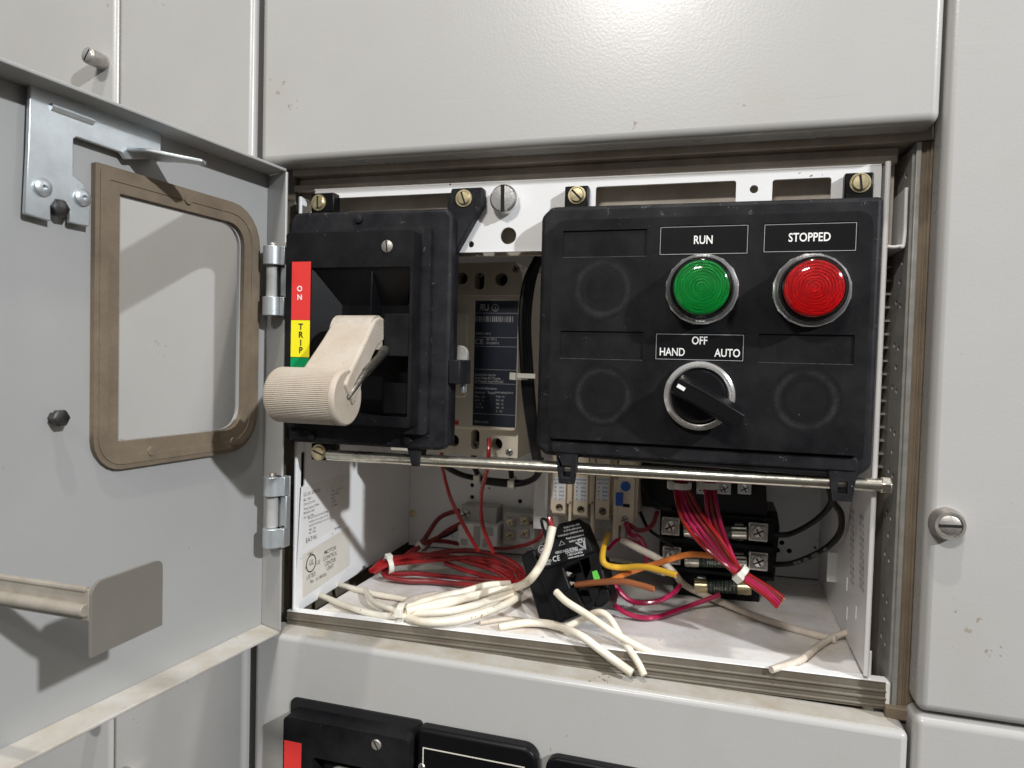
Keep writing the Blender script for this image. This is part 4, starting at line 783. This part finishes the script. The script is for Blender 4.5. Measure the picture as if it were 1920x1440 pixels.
# single white cords
def cord(pts, label, r=2.2, mm_='wwhite', tip=None): return wire(pts, r, mm_, label, name='cord', cat='cord', tip=tip, k=12)
cord([fp(590, 1112, 1), fp(660, 1140, 4), fp(712, 1153, 3), fp(762, 1156, 5)], 'white cord from the lower left corner to the white coil', 2.1)
cord([fp(630, 1095, 1), fp(700, 1113, 3), fp(750, 1122, 3), fp(800, 1136, 3), fp(840, 1150, 2)], 'upper left white cord passing behind the white coil', 2.1)
cord([fp(685, 1108, 3), fp(700, 1128, 5), fp(735, 1143, 6), fp(757, 1150, 6)], 'short cream cord bending into the tied end of the white coil', 2.1)
cord([fp(935, 1176, 2.2), fp(985, 1168, 3.5), fp(1035, 1171, 5), fp(1085, 1190, 8), P(1130, 1222, 14), P(1185, 1262, 9)], 'cream cord arching in front of the sensor and over the rail', 2.5)
cord([P(1043, 1110, 30), P(1062, 1128, 24), P(1100, 1152, 22), P(1150, 1186, 21), P(1200, 1214, 21), P(1240, 1232, 22), P(1268, 1243, 27)], 'long cream cord slanting from the sensor to the rail', 2.3, tip='copper')
cord([fp(1055, 1178, 2.2), fp(1090, 1162, 8), P(1120, 1148, 34), P(1142, 1158, 30), P(1165, 1195, 24), P(1195, 1240, 15), P(1208, 1266, 11)], 'cream cord making a hairpin right of the sensor', 2.1)
cord([P(1166, 1012, 95), P(1200, 1030, 88), P(1235, 1048, 84), P(1262, 1072, 92), fp(1290, 1101, 8), fp(1380, 1140, 4), fp(1430, 1160, 3), fp(1500, 1182, 2.4), fp(1568, 1200, 2.4)], 'long grubby white cord crossing the tray floor to the right', 2.4, 'wwhite2')
cord([fp(1446, 1256, 1.2), fp(1500, 1238, 2.2), fp(1530, 1215, 2.4), fp(1560, 1196, 3), fp(1592, 1184, 6)], 'short grubby white cord in the right front corner', 2.0, 'wwhite2')
cord([fp(1125, 1045, 10), fp(1180, 1054, 10), fp(1215, 1066, 12), P(1245, 1075, 100)], 'short white cord behind the yellow wire', 2.0)
cord([fp(900, 1168, 1.8), fp(960, 1160, 1.8), fp(1000, 1170, 1.8)], 'thin beige cord flat on the floor left of the sensor', 1.5, 'wwhite2')
# coloured wires
wire([P(1140, 1003, 100), P(1131, 1030, 70), P(1133, 1056, 58), P(1160, 1064, 66), P(1210, 1063, 60), P(1268, 1078, 52)], 2.0, 'wyel', 'yellow wire bent below the contactor', tip='copper')
wire([P(1130, 1098, 66), P(1175, 1075, 70), P(1240, 1054, 78), P(1290, 1040, 84), P(1335, 1042, 92)], 2.0, 'wor', 'orange wire reaching over the fuse block')
wire([P(1080, 1097, 62), P(1120, 1092, 54), P(1165, 1090, 48), P(1200, 1097, 46), P(1226, 1105, 44)], 2.0, 'wbr', 'brown wire coming out of the sensor window', tip='copper')
mg = 'crimson wires in the tray'
wire([P(1125, 1075, 84), P(1140, 1120, 78), fp(1175, 1150, 5), fp(1225, 1158, 3), fp(1290, 1137, 4), fp(1350, 1115, 12)], 1.7, 'wmag', 'crimson wire making the lowest loop under the fuse block')
wire([P(1135, 1065, 90), P(1155, 1100, 84), P(1185, 1128, 80), P(1230, 1128, 80), P(1262, 1112, 88), P(1275, 1098, 98)], 1.7, 'wmag', 'crimson wire making the upper loop right of the sensor')
wire([P(1140, 1030, 100), P(1160, 1012, 96), P(1190, 1016, 96), P(1205, 1035, 100)], 1.5, 'wmag', 'crimson wire arching under the overload relay')
wire([P(1174, 980, 104), P(1182, 1000, 98), P(1200, 1010, 100), P(1212, 1040, 106), P(1210, 1062, 112)], 2.0, 'wmag', 'crimson wire dropping from the relay screw')
wire([P(1180, 984, 104), P(1200, 995, 100), P(1222, 985, 108), P(1232, 960, 120)], 1.6, 'wdred', 'dark crimson wire turning up beside the transformer')
wire([P(1200, 960, 120), P(1215, 990, 114), P(1240, 1010, 112), P(1262, 1025, 118)], 1.2, 'wbl', 'thin black wire between relay and fuse block')
hb = thing('wire_bundle', (320, 60, 60), 'bundle of crimson wires hanging from under the panel with cut ends', 'wire bundle')
random.seed(9)
for i in range(5):
    o_ = i - 2
    wire([P(1276 + o_ * 6, 880, 60), P(1277 + o_ * 6, 912, 56), P(1297 + o_ * 8.5, 968 - o_ * 3, 48 + o_), P(1335 + o_ * 8, 1018 - o_ * 3, 44 - o_ * 2), P(1372 + o_ * 5, 1060, 42), P(1398 + o_ * 3.4, 1082 - o_ * 1.8, 42 + o_), P(1440 + o_ * 3.2, 1110 - o_ * 3, 40 + o_), P(1463 + o_ * 3, 1130 - o_ * 4, 40)], 1.3, ('wred', 'wmag', 'wmag', 'wdred', 'wred')[i], None, parent=hb, tip='copper')
for i in range(3):
    o_ = i - 1
    wire([P(1331 + o_ * 7, 880, 66), P(1331 + o_ * 7, 912, 60), P(1337 + o_ * 10, 965, 54), P(1352 + o_ * 9, 1010, 50), P(1375 + o_ * 3, 1052, 47), P(1392 + o_ * 2, 1078, 45)], 1.4, ('wmag', 'wdred', 'wmag')[i], None, parent=hb)
tie(P(1278, 910, 56), ZZ, 5.4, hb, hd_=(-1, -.3, 0)); tie(P(1331, 910, 60), ZZ, 4.4, hb, hd_=(-1, -.3, 0))
tie(P(1389, 1074, 43), (P(1405, 1088, 43) - P(1375, 1060, 43)), 4.6, hb, hd_=(-.3, -1, -.3))
b1_ = wire([P(1455, 1003, 128), P(1485, 1000, 122), P(1530, 975, 100), P(1558, 942, 80), P(1552, 905, 62)], 1.9, 'wbl', 'upper black wire leaving the fuse block to the right')
b2_ = wire([P(1452, 1059, 126), P(1490, 1055, 116), P(1545, 1030, 98), P(1574, 1000, 84), P(1577, 965, 74), P(1562, 938, 66), P(1568, 905, 56)], 2.0, 'wbl', 'lower black wire with white print looping up to the panel')
its = []
for t, x, y, x2, y2, yy in (('10-16', 1487, 1056, 1500, 1052, 110), ('OR', 1506, 1050, 1514, 1047, 106), ('0132', 1522, 1043, 1534, 1037, 100), ('NOR', 1544, 1032, 1554, 1024, 94)):
    q, q2 = P(x, y, yy), P(x2, y2, yy); u = (q2 - q).normalized(); v = V((-u.z, 0, u.x)); its.append((t, 1.7, q, u, v, 'LEFT', .9))
lettering('lettering', its, 'inkd', b2_)
